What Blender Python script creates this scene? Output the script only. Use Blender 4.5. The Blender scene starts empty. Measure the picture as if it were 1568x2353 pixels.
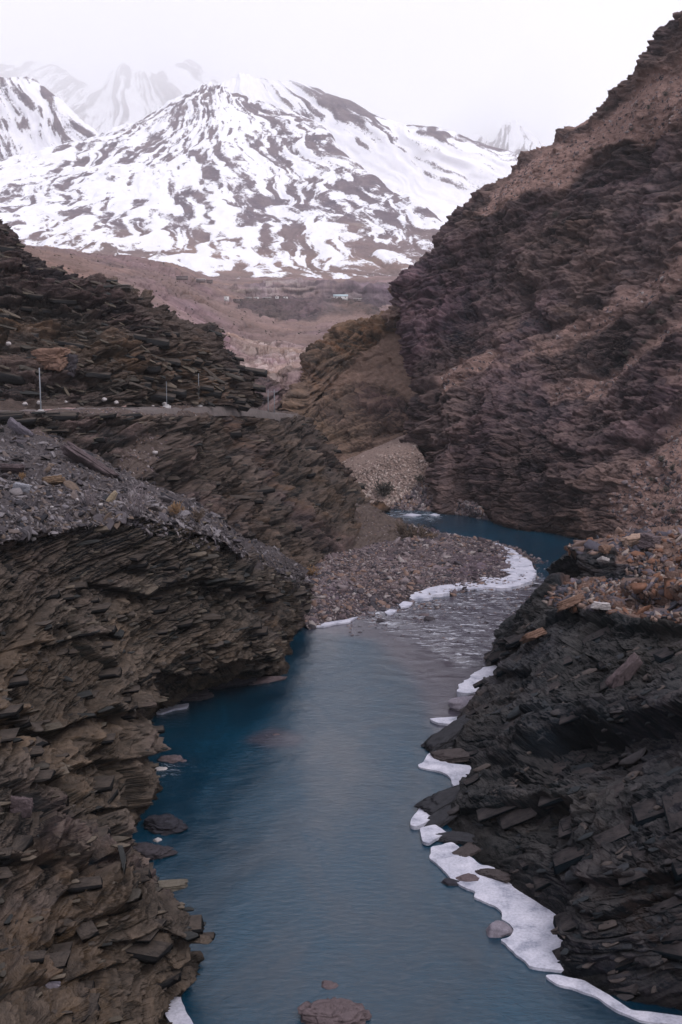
import bpy, math, random
import numpy as np
from mathutils import Vector, Matrix, Euler

random.seed(7)
RNG = np.random.default_rng(7)
scene = bpy.context.scene
COL = scene.collection

# ------------------------------------------------------------------ camera
PITCH = math.radians(8.9)
CAMZ = 50.0
FPX, CX, CY = 2523.0, 784.0, 1176.5
cam_d = bpy.data.cameras.new("camera")
cam_d.sensor_fit = 'VERTICAL'
cam_d.sensor_height = 36.0
cam_d.lens = 36.0 * FPX / 2353.0
cam_d.clip_start = 0.5
cam_d.clip_end = 60000
cam = bpy.data.objects.new("camera", cam_d)
cam.location = (0, 0, CAMZ)
cam.rotation_euler = (math.radians(90) - PITCH, 0, 0)
COL.objects.link(cam)
scene.camera = cam

# ------------------------------------------------------------------ sky, sun, exposure
SUN_ELEV, SUN_ROT = math.radians(48), math.radians(140)   # rotation clockwise from +Y
w = bpy.data.worlds.new("World")
scene.world = w
w.use_nodes = True
wn, wl = w.node_tree.nodes, w.node_tree.links
wn.clear()
wo = wn.new('ShaderNodeOutputWorld')
bg = wn.new('ShaderNodeBackground')
sk = wn.new('ShaderNodeTexSky')
sk.sky_type = 'NISHITA'
sk.sun_disc = False
sk.sun_elevation = SUN_ELEV
sk.sun_rotation = SUN_ROT
mx = wn.new('ShaderNodeMix'); mx.data_type = 'RGBA'
mx.inputs[0].default_value = 0.93
cn = wn.new('ShaderNodeTexNoise'); cn.inputs['Scale'].default_value = 3.0; cn.inputs['Detail'].default_value = 4
tc = wn.new('ShaderNodeTexCoord')
cr = wn.new('ShaderNodeValToRGB')
cr.color_ramp.elements[0].position = 0.3; cr.color_ramp.elements[0].color = (9.1, 9.05, 10.3, 1)
cr.color_ramp.elements[1].position = 0.7; cr.color_ramp.elements[1].color = (9.8, 9.65, 10.8, 1)
wl.new(tc.outputs['Generated'], cn.inputs['Vector'])
wl.new(cn.outputs['Fac'], cr.inputs[0])
wl.new(sk.outputs[0], mx.inputs[6]); wl.new(cr.outputs[0], mx.inputs[7])
wl.new(mx.outputs[2], bg.inputs['Color'])
bg.inputs['Strength'].default_value = 0.1
wl.new(bg.outputs[0], wo.inputs[0])

sd = bpy.data.lights.new("sun", 'SUN')
sd.energy = 1.5
sd.angle = math.radians(22)
sd.color = (1.0, 0.94, 0.93)
sun = bpy.data.objects.new("sun", sd)
COL.objects.link(sun)
sdir = Vector((math.sin(SUN_ROT) * math.cos(SUN_ELEV), math.cos(SUN_ROT) * math.cos(SUN_ELEV), math.sin(SUN_ELEV)))
sun.rotation_euler = (-sdir).to_track_quat('-Z', 'Y').to_euler()

vs = scene.view_settings
vs.view_transform = 'Standard'
vs.look = 'None'
vs.gamma = 1.0
vs.exposure = 0.14
vs.use_curve_mapping = False
scene.render.engine = 'CYCLES'
cy = scene.cycles
cy.use_denoising = True
cy.max_bounces = 24
cy.diffuse_bounces = 3
cy.glossy_bounces = 3
cy.volume_bounces = 20

# ------------------------------------------------------------------ projection helpers
SP, CP = math.sin(PITCH), math.cos(PITCH)


def P(px, py, Y):
    """point of the world at distance Y seen in the direction (px, py)"""
    u = (px - CX) / FPX
    v = (CY - py) / FPX
    t = Y / (CP + v * SP)
    return (u * t, Y, CAMZ + t * (v * CP - SP))


def Wz(px, py, z=0.0):
    u = (px - CX) / FPX
    v = (CY - py) / FPX
    t = (z - CAMZ) / (v * CP - SP)
    return (u * t, t * (CP + v * SP), z)


def proj(A):
    X, Y, Z = A[..., 0], A[..., 1], A[..., 2] - CAMZ
    d = Y * CP - Z * SP
    d = np.maximum(d, 1.0)
    return CX + FPX * X / d, CY - FPX * (Y * SP + Z * CP) / d


# ------------------------------------------------------------------ noise
def _h(i, j, k, seed):
    i = i.astype(np.int64).astype(np.uint32)
    j = j.astype(np.int64).astype(np.uint32)
    k = k.astype(np.int64).astype(np.uint32)
    h = i * np.uint32(73856093) ^ j * np.uint32(19349663) ^ k * np.uint32(83492791) ^ np.uint32((seed * 2654435761) & 0xffffffff)
    h ^= h >> np.uint32(15); h *= np.uint32(2246822519)
    h ^= h >> np.uint32(13); h *= np.uint32(3266489917)
    h ^= h >> np.uint32(16)
    return h.astype(np.float32) / np.float32(4294967295.0)


def vnoise(Q, seed=0):
    Q = np.asarray(Q)
    I = np.floor(Q)
    F = (Q - I)
    F = F * F * F * (F * (F * 6 - 15) + 10)
    i, j, k = I[..., 0], I[..., 1], I[..., 2]
    fx, fy, fz = F[..., 0], F[..., 1], F[..., 2]
    r = 0
    for a in (0, 1):
        wx = fx if a else 1 - fx
        for b in (0, 1):
            wy = fy if b else 1 - fy
            for c in (0, 1):
                wz = fz if c else 1 - fz
                r = r + wx * wy * wz * _h(i + a, j + b, k + c, seed)
    return r * 2 - 1


def fbm(Q, octv=4, seed=0, gain=0.5):
    r, a, s = 0, 1.0, 0.0
    Q = np.asarray(Q, dtype=np.float64)
    for o in range(octv):
        r = r + a * vnoise(Q * (2.03 ** o) + o * 17.3, seed + o)
        s += a
        a *= gain
    return r / s * 1.4


def ridged(Q, octv=4, seed=0):
    r, a, s = 0, 1.0, 0.0
    for o in range(octv):
        r = r + a * (1 - 2 * np.abs(vnoise(Q * (2.03 ** o) + o * 11.7, seed + o)))
        s += a
        a *= 0.5
    return r / s


def basis(dip_deg, dip_y=0.0):
    """strata frame: layers rise to +X by dip_deg"""
    a = math.radians(dip_deg)
    e1 = np.array([math.cos(a), 0, math.sin(a)])
    n = np.array([-math.sin(a), -math.sin(math.radians(dip_y)), math.cos(a)])
    n /= np.linalg.norm(n)
    e2 = np.cross(n, e1)
    return e1, e2, n


def blocks(Q, B, th, ln, seed, warp=0.16):
    """broken slate: every layer is cut into blocks which stand out by a random amount"""
    e1, e2, n = B
    wv = vnoise(Q / (ln * 2.2), seed + 31)
    s = Q @ n / th + warp * 2.0 * wv + 0.22 * vnoise(Q / (ln * .5), seed + 37)
    s = s + 0.45 * np.sin(s * 1.9 + seed)
    i = np.floor(s)
    z0 = i * 0
    u = Q @ e1 / ln + 9.0 * _h(i, z0, z0 + 1, seed) + 0.25 * vnoise(Q / (ln * .35), seed + 5)
    v = Q @ e2 / ln + 9.0 * _h(i, z0, z0 + 2, seed) + 0.25 * vnoise(Q / (ln * .35), seed + 6)
    j, k = np.floor(u), np.floor(v)
    r = _h(i, j, k, seed + 3)
    g1 = _h(i, j, k, seed + 4) - .5
    g2 = _h(i, j, k, seed + 5) - .5
    fs = s - i
    d = (r - .5) + 0.7 * g1 * (u - j - .5) + 0.5 * g2 * (fs - .5)
    crack = np.clip(1 - np.minimum(fs, 1 - fs) / 0.12, 0, 1)
    return d - 0.55 * crack, r


# ------------------------------------------------------------------ mesh helpers
def mesh_from(name, V, F, attrs=None, smooth=False):
    """V (n,3), F (m,k) same-size faces"""
    me = bpy.data.meshes.new(name)
    V = np.ascontiguousarray(V, dtype=np.float32)
    F = np.ascontiguousarray(F, dtype=np.int32)
    m, k = F.shape
    me.vertices.add(len(V)); me.vertices.foreach_set('co', V.ravel())
    me.loops.add(m * k); me.loops.foreach_set('vertex_index', F.ravel())
    me.polygons.add(m)
    me.polygons.foreach_set('loop_start', np.arange(0, m * k, k, dtype=np.int32))
    me.update(calc_edges=True)
    if smooth:
        me.polygons.foreach_set('use_smooth', np.ones(m, dtype=bool))
    for an, av in (attrs or {}).items():
        a = me.attributes.new(an, 'FLOAT', 'POINT')
        a.data.foreach_set('value', np.ascontiguousarray(av, dtype=np.float32).ravel())
    return me


def link(name, me, mat=None, parent=None, kind=None, label=None, cat=None, group=None):
    o = bpy.data.objects.new(name, me)
    COL.objects.link(o)
    if mat is not None and me is not None and len(me.materials) == 0:
        me.materials.append(mat)
    if parent is not None:
        o.parent = parent
    tag(o, kind, label, cat, group)
    return o


def tag(o, kind=None, label=None, cat=None, group=None):
    if kind: o['kind'] = kind
    if label: o['label'] = label
    if cat: o['category'] = cat
    if group: o['group'] = group
    return o


def hermite(A, t, tt, axis):
    A = np.moveaxis(A, axis, 0)
    d = (A[1:] - A[:-1]) / (t[1:] - t[:-1]).reshape(-1, *([1] * (A.ndim - 1)))
    m = np.empty_like(A)
    m[0], m[-1] = d[0], d[-1]
    m[1:-1] = (d[1:] + d[:-1]) * .5 * .85
    k = np.clip(np.searchsorted(t, tt, side='right') - 1, 0, len(t) - 2)
    h = (t[k + 1] - t[k])
    s = (tt - t[k]) / h
    sh = (-1, *([1] * (A.ndim - 1)))
    s_, h_ = s.reshape(sh), h.reshape(sh)
    R = ((2 * s_**3 - 3 * s_**2 + 1) * A[k] + (s_**3 - 2 * s_**2 + s_) * h_ * m[k]
         + (-2 * s_**3 + 3 * s_**2) * A[k + 1] + (s_**3 - s_**2) * h_ * m[k + 1])
    return np.moveaxis(R, 0, axis)


def grid_faces(nc, nr):
    idx = np.arange(nc * nr).reshape(nc, nr)
    a, b, c, d = idx[:-1, :-1], idx[1:, :-1], idx[1:, 1:], idx[:-1, 1:]
    return np.stack([a, b, c, d], -1).reshape(-1, 4)


def surf(cols, res=2.3, maxn=900, rowres=None):
    """smooth surface through a grid of world points; columns of equal length. Returns (nc,nr,3) and outward normals"""
    A = np.array(cols, dtype=np.float64)
    px, py = proj(A)
    px = np.clip(px, -250, 1820); py = np.clip(py, -200, 2560)
    dc = np.hypot(np.diff(px, axis=0), np.diff(py, axis=0)).mean(1)
    dr = np.hypot(np.diff(px, axis=1), np.diff(py, axis=1)).max(0)
    w3 = np.linalg.norm(np.diff(A, axis=1), axis=2).mean(0)
    dr = np.maximum(dr, 8); dc = np.maximum(dc, 8)
    tcn = np.concatenate([[0], np.cumsum(dc)]); trn = np.concatenate([[0], np.cumsum(dr)])
    nc = int(min(maxn, tcn[-1] / res)) + 2
    nr = int(min(maxn, trn[-1] / (rowres or res))) + 2
    S = hermite(A, tcn, np.linspace(0, tcn[-1], nc), 0)
    S = hermite(S, trn, np.linspace(0, trn[-1], nr), 1)
    return S


def normals(S, face_to=None):
    du = np.gradient(S, axis=0); dv = np.gradient(S, axis=1)
    N = np.cross(du, dv)
    N /= np.maximum(np.linalg.norm(N, axis=2, keepdims=True), 1e-9)
    to = np.array(face_to if face_to is not None else (0, 0, CAMZ + 30)) - S
    if (N * to).sum(2).mean() < 0:
        N = -N
    return N


def smooth_n(N, it=6):
    for _ in range(it):
        M = N.copy()
        M[1:-1, 1:-1] = (N[1:-1, 1:-1] * 2 + N[:-2, 1:-1] + N[2:, 1:-1] + N[1:-1, :-2] + N[1:-1, 2:]) / 6
        N = M
    return N / np.maximum(np.linalg.norm(N, axis=2, keepdims=True), 1e-9)


def inpoly(px, py, poly):
    r = np.zeros(px.shape, bool)
    n = len(poly)
    for a in range(n):
        x0, y0 = poly[a]; x1, y1 = poly[(a + 1) % n]
        if y0 == y1: continue
        c = ((y0 > py) != (y1 > py)) & (px < (x1 - x0) * (py - y0) / (y1 - y0) + x0)
        r ^= c
    return r


def blur(M, it=4):
    M = M.astype(np.float64)
    for _ in range(it):
        Q = np.pad(M, 1, mode='edge')
        M = (Q[1:-1, 1:-1] * 2 + Q[:-2, 1:-1] + Q[2:, 1:-1] + Q[1:-1, :-2] + Q[1:-1, 2:]) / 6
    return M


# ------------------------------------------------------------------ materials
def new_mat(name):
    m = bpy.data.materials.new(name); m.use_nodes = True
    nt = m.node_tree
    nt.nodes.clear()
    out = nt.nodes.new('ShaderNodeOutputMaterial')
    b = nt.nodes.new('ShaderNodeBsdfPrincipled')
    nt.links.new(b.outputs[0], out.inputs[0])
    return m, nt, b


def N_(nt, t, **kw):
    n = nt.nodes.new(t)
    for k, v in kw.items():
        if k in n.inputs: n.inputs[k].default_value = v
        else: setattr(n, k, v)
    return n


def ramp(nt, fac, stops):
    r = nt.nodes.new('ShaderNodeValToRGB')
    e = r.color_ramp.elements
    while len(e) < len(stops): e.new(0.5)
    for x, (p, c) in zip(e, stops):
        x.position = p
        x.color = (c, c, c, 1) if isinstance(c, (int, float)) else (*c, 1)
    nt.links.new(fac, r.inputs[0])
    return r.outputs[0]


def mixc(nt, fac, a, b, mode='MIX'):
    m = nt.nodes.new('ShaderNodeMix'); m.data_type = 'RGBA'; m.blend_type = mode
    for v, i in ((fac, 0), (a, 6), (b, 7)):
        if isinstance(v, bpy.types.NodeSocket): nt.links.new(v, m.inputs[i])
        elif i == 0: m.inputs[0].default_value = v
        else: m.inputs[i].default_value = (*v, 1)
    return m.outputs[2]


def math_(nt, op, a, b=0.0, clamp=False):
    m = nt.nodes.new('ShaderNodeMath'); m.operation = op; m.use_clamp = clamp
    for v, i in ((a, 0), (b, 1)):
        if isinstance(v, bpy.types.NodeSocket): nt.links.new(v, m.inputs[i])
        else: m.inputs[i].default_value = v
    return m.outputs[0]


def noise_node(nt, vec, scale, detail=5, rough=0.6, dist=0.0):
    n = nt.nodes.new('ShaderNodeTexNoise')
    n.inputs['Scale'].default_value = scale; n.inputs['Detail'].default_value = detail
    n.inputs['Roughness'].default_value = rough; n.inputs['Distortion'].default_value = dist
    nt.links.new(vec, n.inputs['Vector'])
    return n.outputs['Fac']


def attr(nt, name):
    a = nt.nodes.new('ShaderNodeAttribute'); a.attribute_name = name
    return a.outputs['Fac']


def rock_mat(name, dark, mid, light, rust, dust, dip=12, s=1.0, rust_amt=0.5, dust_amt=0.6, bump=0.9, wet=True, talus=(.25, .17, .14)):
    """layered slate; s = size of the features in metres"""
    m, nt, b = new_mat(name)
    tcn = N_(nt, 'ShaderNodeTexCoord')
    co = tcn.outputs['Object']
    rot = N_(nt, 'ShaderNodeMapping'); rot.inputs['Rotation'].default_value = (0, math.radians(dip), 0)
    nt.links.new(co, rot.inputs[0])
    scl = N_(nt, 'ShaderNodeMapping'); scl.inputs['Scale'].default_value = (.24 / s, .24 / s, 1.3 / s)
    nt.links.new(rot.outputs[0], scl.inputs[0])
    scl2 = N_(nt, 'ShaderNodeMapping'); scl2.inputs['Scale'].default_value = (.9 / s, .9 / s, 4.0 / s)
    nt.links.new(rot.outputs[0], scl2.inputs[0])
    n1 = noise_node(nt, scl.outputs[0], 1.0, 6, .65, .6)
    n2 = noise_node(nt, scl2.outputs[0], 1.0, 5, .7, .4)
    n3 = noise_node(nt, co, .045 / s, 5, .6, .5)
    n4 = noise_node(nt, co, .9 / s, 6, .7)
    tone = attr(nt, 'tone')
    f = math_(nt, 'ADD', math_(nt, 'MULTIPLY', n1, .42), math_(nt, 'MULTIPLY', n2, .22))
    f = math_(nt, 'ADD', f, math_(nt, 'MULTIPLY', tone, .42))
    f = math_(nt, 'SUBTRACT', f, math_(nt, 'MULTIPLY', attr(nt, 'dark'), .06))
    c = ramp(nt, f, [(.34, dark), (.53, mid), (.78, light)])
    n7 = noise_node(nt, co, .075 / s, 5, .65, .8)
    n8 = noise_node(nt, co, .03 / s, 3, .55, .5)
    c = mixc(nt, 1.0, c, ramp(nt, n7, [(.30, .42), (.5, .95), (.68, 1.65)]), 'MULTIPLY')
    c = mixc(nt, 1.0, c, ramp(nt, n8, [(.36, (1.02, .92, 1.20)), (.5, (.98, .98, 1.05)), (.64, (1.12, .98, .86))]), 'MULTIPLY')
    # rusty stains in patches
    rf = math_(nt, 'MULTIPLY', ramp(nt, n3, [(.52, 0.0), (.66, 1.0)]), ramp(nt, n1, [(.42, 0.0), (.62, 1.0)]))
    c = mixc(nt, math_(nt, 'MULTIPLY', rf, rust_amt), c, rust)
    # grain
    c = mixc(nt, .8, c, ramp(nt, n4, [(.3, .5), (.7, 1.4)]), 'MULTIPLY')
    # grit lying on ledges
    g = N_(nt, 'ShaderNodeNewGeometry')
    sep = N_(nt, 'ShaderNodeSeparateXYZ'); nt.links.new(g.outputs['True Normal'], sep.inputs[0])
    up = ramp(nt, sep.outputs['Z'], [(.5, 0.0), (.85, 1.0)])
    df = math_(nt, 'MULTIPLY', math_(nt, 'MULTIPLY', up, ramp(nt, n4, [(.35, .25), (.6, 1.0)])), dust_amt)
    c = mixc(nt, df, c, dust)
    # loose earth and scree
    ta = attr(nt, 'talus')
    n5 = noise_node(nt, co, 1.6 / s, 6, .75)
    tcx = ramp(nt, n5, [(.3, tuple(x * .6 for x in talus)), (.55, talus), (.75, tuple(min(1, x * 1.5) for x in talus))])
    c = mixc(nt, ta, c, tcx)
    if wet:
        sp = N_(nt, 'ShaderNodeSeparateXYZ'); nt.links.new(g.outputs['Position'], sp.inputs[0])
        hw = math_(nt, 'ADD', sp.outputs['Z'], math_(nt, 'MULTIPLY', n4, 1.2))
        wf = ramp(nt, math_(nt, 'MULTIPLY', hw, .38), [(.35, .3), (.75, 1.0)])
        c = mixc(nt, 1.0, c, wf, 'MULTIPLY')
        nt.links.new(ramp(nt, math_(nt, 'MULTIPLY', hw, .5), [(.3, .35), (.7, .9)]), b.inputs['Roughness'])
    else:
        b.inputs['Roughness'].default_value = .92
    nt.links.new(c, b.inputs['Base Color'])
    b.inputs['Specular IOR Level'].default_value = .07
    bp = N_(nt, 'ShaderNodeBump'); bp.inputs['Strength'].default_value = bump; bp.inputs['Distance'].default_value = .35 * s
    scl3 = N_(nt, 'ShaderNodeMapping'); scl3.inputs['Scale'].default_value = (3.2 / s, 3.2 / s, 8.0 / s)
    nt.links.new(rot.outputs[0], scl3.inputs[0])
    n6 = noise_node(nt, scl3.outputs[0], 1.0, 4, .7, .3)
    hsum = math_(nt, 'ADD', math_(nt, 'ADD', math_(nt, 'MULTIPLY', n2, 1.2), math_(nt, 'MULTIPLY', n6, .7)), math_(nt, 'MULTIPLY', n4, .8))
    nt.links.new(hsum, bp.inputs['Height'])
    nt.links.new(bp.outputs[0], b.inputs['Normal'])
    return m


def stone_mat(name, cols, bump=.5, s=1.0):
    """loose stones: each stone its own tone (per object or per stone)"""
    m, nt, b = new_mat(name)
    tcn = N_(nt, 'ShaderNodeTexCoord'); co = tcn.outputs['Object']
    oi = N_(nt, 'ShaderNodeObjectInfo')
    t = math_(nt, 'FRACT', math_(nt, 'ADD', attr(nt, 'tone'), oi.outputs['Random']))
    k = len(cols)
    r = nt.nodes.new('ShaderNodeValToRGB'); r.color_ramp.interpolation = 'CONSTANT'
    e = r.color_ramp.elements
    while len(e) < k: e.new(.5)
    for i, (x, c) in enumerate(zip(e, cols)):
        x.position = i / k; x.color = (*c, 1)
    nt.links.new(t, r.inputs[0])
    n = noise_node(nt, co, 2.2 / s, 6, .7)
    n2 = noise_node(nt, co, 9.0 / s, 4, .7)
    c = mixc(nt, .75, r.outputs[0], ramp(nt, n, [(.3, .6), (.7, 1.3)]), 'MULTIPLY')
    c = mixc(nt, .6, c, ramp(nt, n2, [(.3, .7), (.7, 1.2)]), 'MULTIPLY')
    nt.links.new(c, b.inputs['Base Color'])
    b.inputs['Roughness'].default_value = .85
    b.inputs['Specular IOR Level'].default_value = .07
    bp = N_(nt, 'ShaderNodeBump'); bp.inputs['Strength'].default_value = bump; bp.inputs['Distance'].default_value = .06 * s
    nt.links.new(math_(nt, 'ADD', n, n2), bp.inputs['Height']); nt.links.new(bp.outputs[0], b.inputs['Normal'])
    return m


M = {}
M['left_rock'] = rock_mat('slate_brown', (.004, .011, .014), (.042, .037, .031), (.185, .145, .110), (.17, .105, .055), (.13, .10, .08), dip=-9, s=1.1, rust_amt=.5, dust_amt=.6, talus=(.085, .073, .076))
M['left_wall'] = rock_mat('slate_dark_brown', (.005, .011, .014), (.044, .037, .032), (.17, .125, .096), (.18, .095, .045), (.13, .095, .078), dip=-5, s=1.8, rust_amt=.55, dust_amt=.5, talus=(.115, .088, .078))
M['right_rock'] = rock_mat('slate_black', (.0015, .006, .009), (.010, .0145, .017), (.055, .052, .052), (.12, .07, .045), (.080, .073, .072), dip=-27, s=1.1, rust_amt=.3, dust_amt=.6, talus=(.24, .15, .12))
M['far_rock'] = rock_mat('slate_hillside', (.008, .013, .018), (.086, .064, .062), (.21, .146, .126), (.18, .11, .07), (.16, .11, .095), dip=-24, s=3.0, rust_amt=.35, dust_amt=.5, wet=True, talus=(.30, .195, .168))
M['plain'] = rock_mat('brown_plain', (.10, .07, .062), (.20, .135, .12), (.30, .22, .20), (.28, .17, .13), (.25, .17, .15), dip=-2, s=9, rust_amt=.3, dust_amt=.2, wet=False, talus=(.26, .175, .155))
M['spur_rock'] = rock_mat('slate_ochre', (.022, .026, .026), (.095, .07, .052), (.20, .14, .10), (.25, .12, .06), (.18, .115, .08), dip=-22, s=3.0, rust_amt=.8, dust_amt=.7, wet=False, talus=(.22, .145, .115))

M['scree_stone'] = stone_mat('scree_slate', [(0.158, 0.144, 0.155), (0.058, 0.050, 0.054), (0.194, 0.176, 0.184), (0.032, 0.031, 0.036), (0.094, 0.079, 0.079), (0.115, 0.101, 0.104), (0.050, 0.045, 0.050), (0.122, 0.097, 0.090), (0.072, 0.063, 0.071), (0.166, 0.148, 0.151), (0.040, 0.037, 0.042), (0.101, 0.086, 0.086), (0.130, 0.097, 0.079), (0.086, 0.076, 0.083)])
M['bar_stone'] = stone_mat('river_stones', [(.12, .09, .095), (.19, .155, .16), (.05, .045, .052), (.18, .12, .10), (.09, .07, .08), (.27, .235, .23), (.15, .115, .115), (.07, .06, .068)])
M['rust_stone'] = stone_mat('rusty_slate', [(0.178, 0.092, 0.063), (0.111, 0.088, 0.092), (0.222, 0.152, 0.126), (0.126, 0.072, 0.055), (0.074, 0.068, 0.084), (0.266, 0.216, 0.193), (0.148, 0.104, 0.092), (0.052, 0.052, 0.063), (0.126, 0.104, 0.118)])
M['left_slab'] = stone_mat('brown_slab', [(.085, .072, .058), (.06, .053, .046), (.12, .098, .078), (.035, .036, .036), (.075, .062, .054)])
M['right_slab'] = stone_mat('black_slab', [(.035, .037, .042), (.055, .05, .052), (.022, .026, .03), (.075, .062, .058), (.03, .034, .038)])
M['right_ledge'] = stone_mat('dark_ledge', [(.06, .05, .05), (.035, .035, .04), (.08, .065, .062)])
M['dark_scrub'] = stone_mat('dark_scrub', [(.07, .05, .045), (.10, .07, .06), (.05, .045, .04)])
M['white_stone'] = stone_mat('pale_stone', [(.36, .33, .33)])
M['wet_rock'] = stone_mat('wet_dark_rock', [(.035, .034, .042), (.05, .044, .05)])
M['pink_rock'] = stone_mat('purple_slab', [(.11, .085, .09)])
M['orange_rock'] = stone_mat('orange_block', [(.17, .105, .08)])
M['grey_rock'] = stone_mat('grey_boulder', [(.20, .18, .21)])


# ------------------------------------------------------------------ stones
def convex(points):
    import bmesh
    bm = bmesh.new()
    for p in points: bm.verts.new(p)
    bmesh.ops.convex_hull(bm, input=bm.verts)
    dead = [v for v in bm.verts if not v.link_faces]
    bmesh.ops.delete(bm, geom=dead, context='VERTS')
    bmesh.ops.triangulate(bm, faces=bm.faces[:])
    bm.verts.index_update()
    V = np.array([v.co[:] for v in bm.verts]); F = np.array([[v.index for v in f.verts] for f in bm.faces])
    bm.free()
    return V, F


def slab_variant(rr):
    n = rr.randint(4, 7)
    pts = []
    ang = sorted(rr.uniform(0, 6.283) for _ in range(n))
    for z in (-.5, .5):
        for a in ang:
            r = rr.uniform(.75, 1.15)
            sh = rr.uniform(.8, 1.0) if z > 0 else 1.0
            pts.append((math.cos(a) * .5 * r * sh, math.sin(a) * .38 * r * sh, z * rr.uniform(.7, 1.15)))
    return convex(pts)


def chunk_variant(rr):
    pts = []
    for _ in range(11):
        v = Vector((rr.gauss(0, 1), rr.gauss(0, 1), rr.gauss(0, 1))).normalized()
        pts.append((v.x * .55 * rr.uniform(.8, 1.1), v.y * .45 * rr.uniform(.8, 1.1), v.z * .5 * rr.uniform(.7, 1.1)))
    return convex(pts)


rr = random.Random(3)
def box_variant(rr):
    pts = []
    for x in (-.5, .5):
        for y in (-.42, .42):
            for z in (-.5, .5):
                pts.append((x * rr.uniform(.7, 1.1), y * rr.uniform(.7, 1.1), z * rr.uniform(.75, 1.15)))
    for _ in range(3): pts.append((rr.uniform(-.6, .6), rr.choice([-.5, .5]) * rr.uniform(.8, 1), rr.uniform(-.5, .5)))
    return convex(pts)


SLABS = [slab_variant(rr) for _ in range(14)]
BOXES = [box_variant(rr) for _ in range(12)]
CHUNKS = [chunk_variant(rr) for _ in range(12)]


def frame_from(n, spin):
    n = n / np.linalg.norm(n)
    a = np.array([1.0, 0, 0]) if abs(n[0]) < .9 else np.array([0, 1.0, 0])
    x = a - n * (a @ n); x /= np.linalg.norm(x)
    y = np.cross(n, x)
    c, s = math.cos(spin), math.sin(spin)
    return np.stack([c * x + s * y, -s * x + c * y, n], axis=1)      # columns


def stones(parent, name, mat, pts, nrm, sizes, thick, variants, part_max=300, tilt=.35, base=None, bias=None, sink=.15, stuff_name='loose_stones', spin=None):
    """scatter: the largest as separate parts, the rest joined in one part of kind stuff"""
    n = len(pts)
    px, py = proj(pts)
    d = np.maximum(pts[:, 1], 1)
    vis = sizes / d
    vis = np.where((px > -20) & (px < 1590) & (py > 0) & (py < 2370), vis, 0)
    order = np.argsort(-vis)
    meshes = []
    for vi, (V, F) in enumerate(variants):
        me = mesh_from(name, V, F); me.materials.append(mat); meshes.append(me)
    allV, allF, allT, off = [], [], [], 0
    for c, i in enumerate(order):
        nn = nrm[i] + RNG.normal(0, tilt, 3)
        if base is not None: nn = nn * (1 - bias) + base * bias * 1.5
        R = frame_from(nn, spin if spin is not None and RNG.random() < .75 else RNG.uniform(0, 6.283))
        s = sizes[i]
        S = np.array([s * RNG.uniform(.9, 1.4) * (1.45 if spin == 0.0 else 1.1), s * RNG.uniform(.7, 1.2), s * thick * RNG.uniform(.6, 1.5)])
        vi = RNG.integers(len(variants))
        p = pts[i] - nrm[i] * s * sink
        if c < part_max:
            o = bpy.data.objects.new(name, meshes[vi])
            A = np.eye(4); A[:3, :3] = R * S[None, :]; A[:3, 3] = p
            o.matrix_world = Matrix(A.tolist())
            COL.objects.link(o)
            o.parent = parent
        else:
            V, F = variants[vi]
            allV.append((V * S) @ R.T + p); allF.append(F + off); off += len(V)
            allT.append(np.full(len(V), RNG.random()))
    if allV:
        me = mesh_from(stuff_name, np.concatenate(allV), np.concatenate(allF), {'tone': np.concatenate(allT)})
        link(stuff_name, me, mat, parent, kind='stuff')


def pick(S, N, n, mask=None, weight=None):
    """random points on the surface, even in the picture"""
    nc, nr = S.shape[:2]
    ok = np.ones((nc, nr), bool) if mask is None else mask.copy()
    px, py = proj(S)
    ok &= (px > -60) & (px < 1640) & (py > -40) & (py < 2420)
    idx = np.argwhere(ok)
    if len(idx) == 0: return np.zeros((0, 3)), np.zeros((0, 3))
    c = idx[RNG.integers(len(idx), size=n)]
    return S[c[:, 0], c[:, 1]], N[c[:, 0], c[:, 1]]


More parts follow.
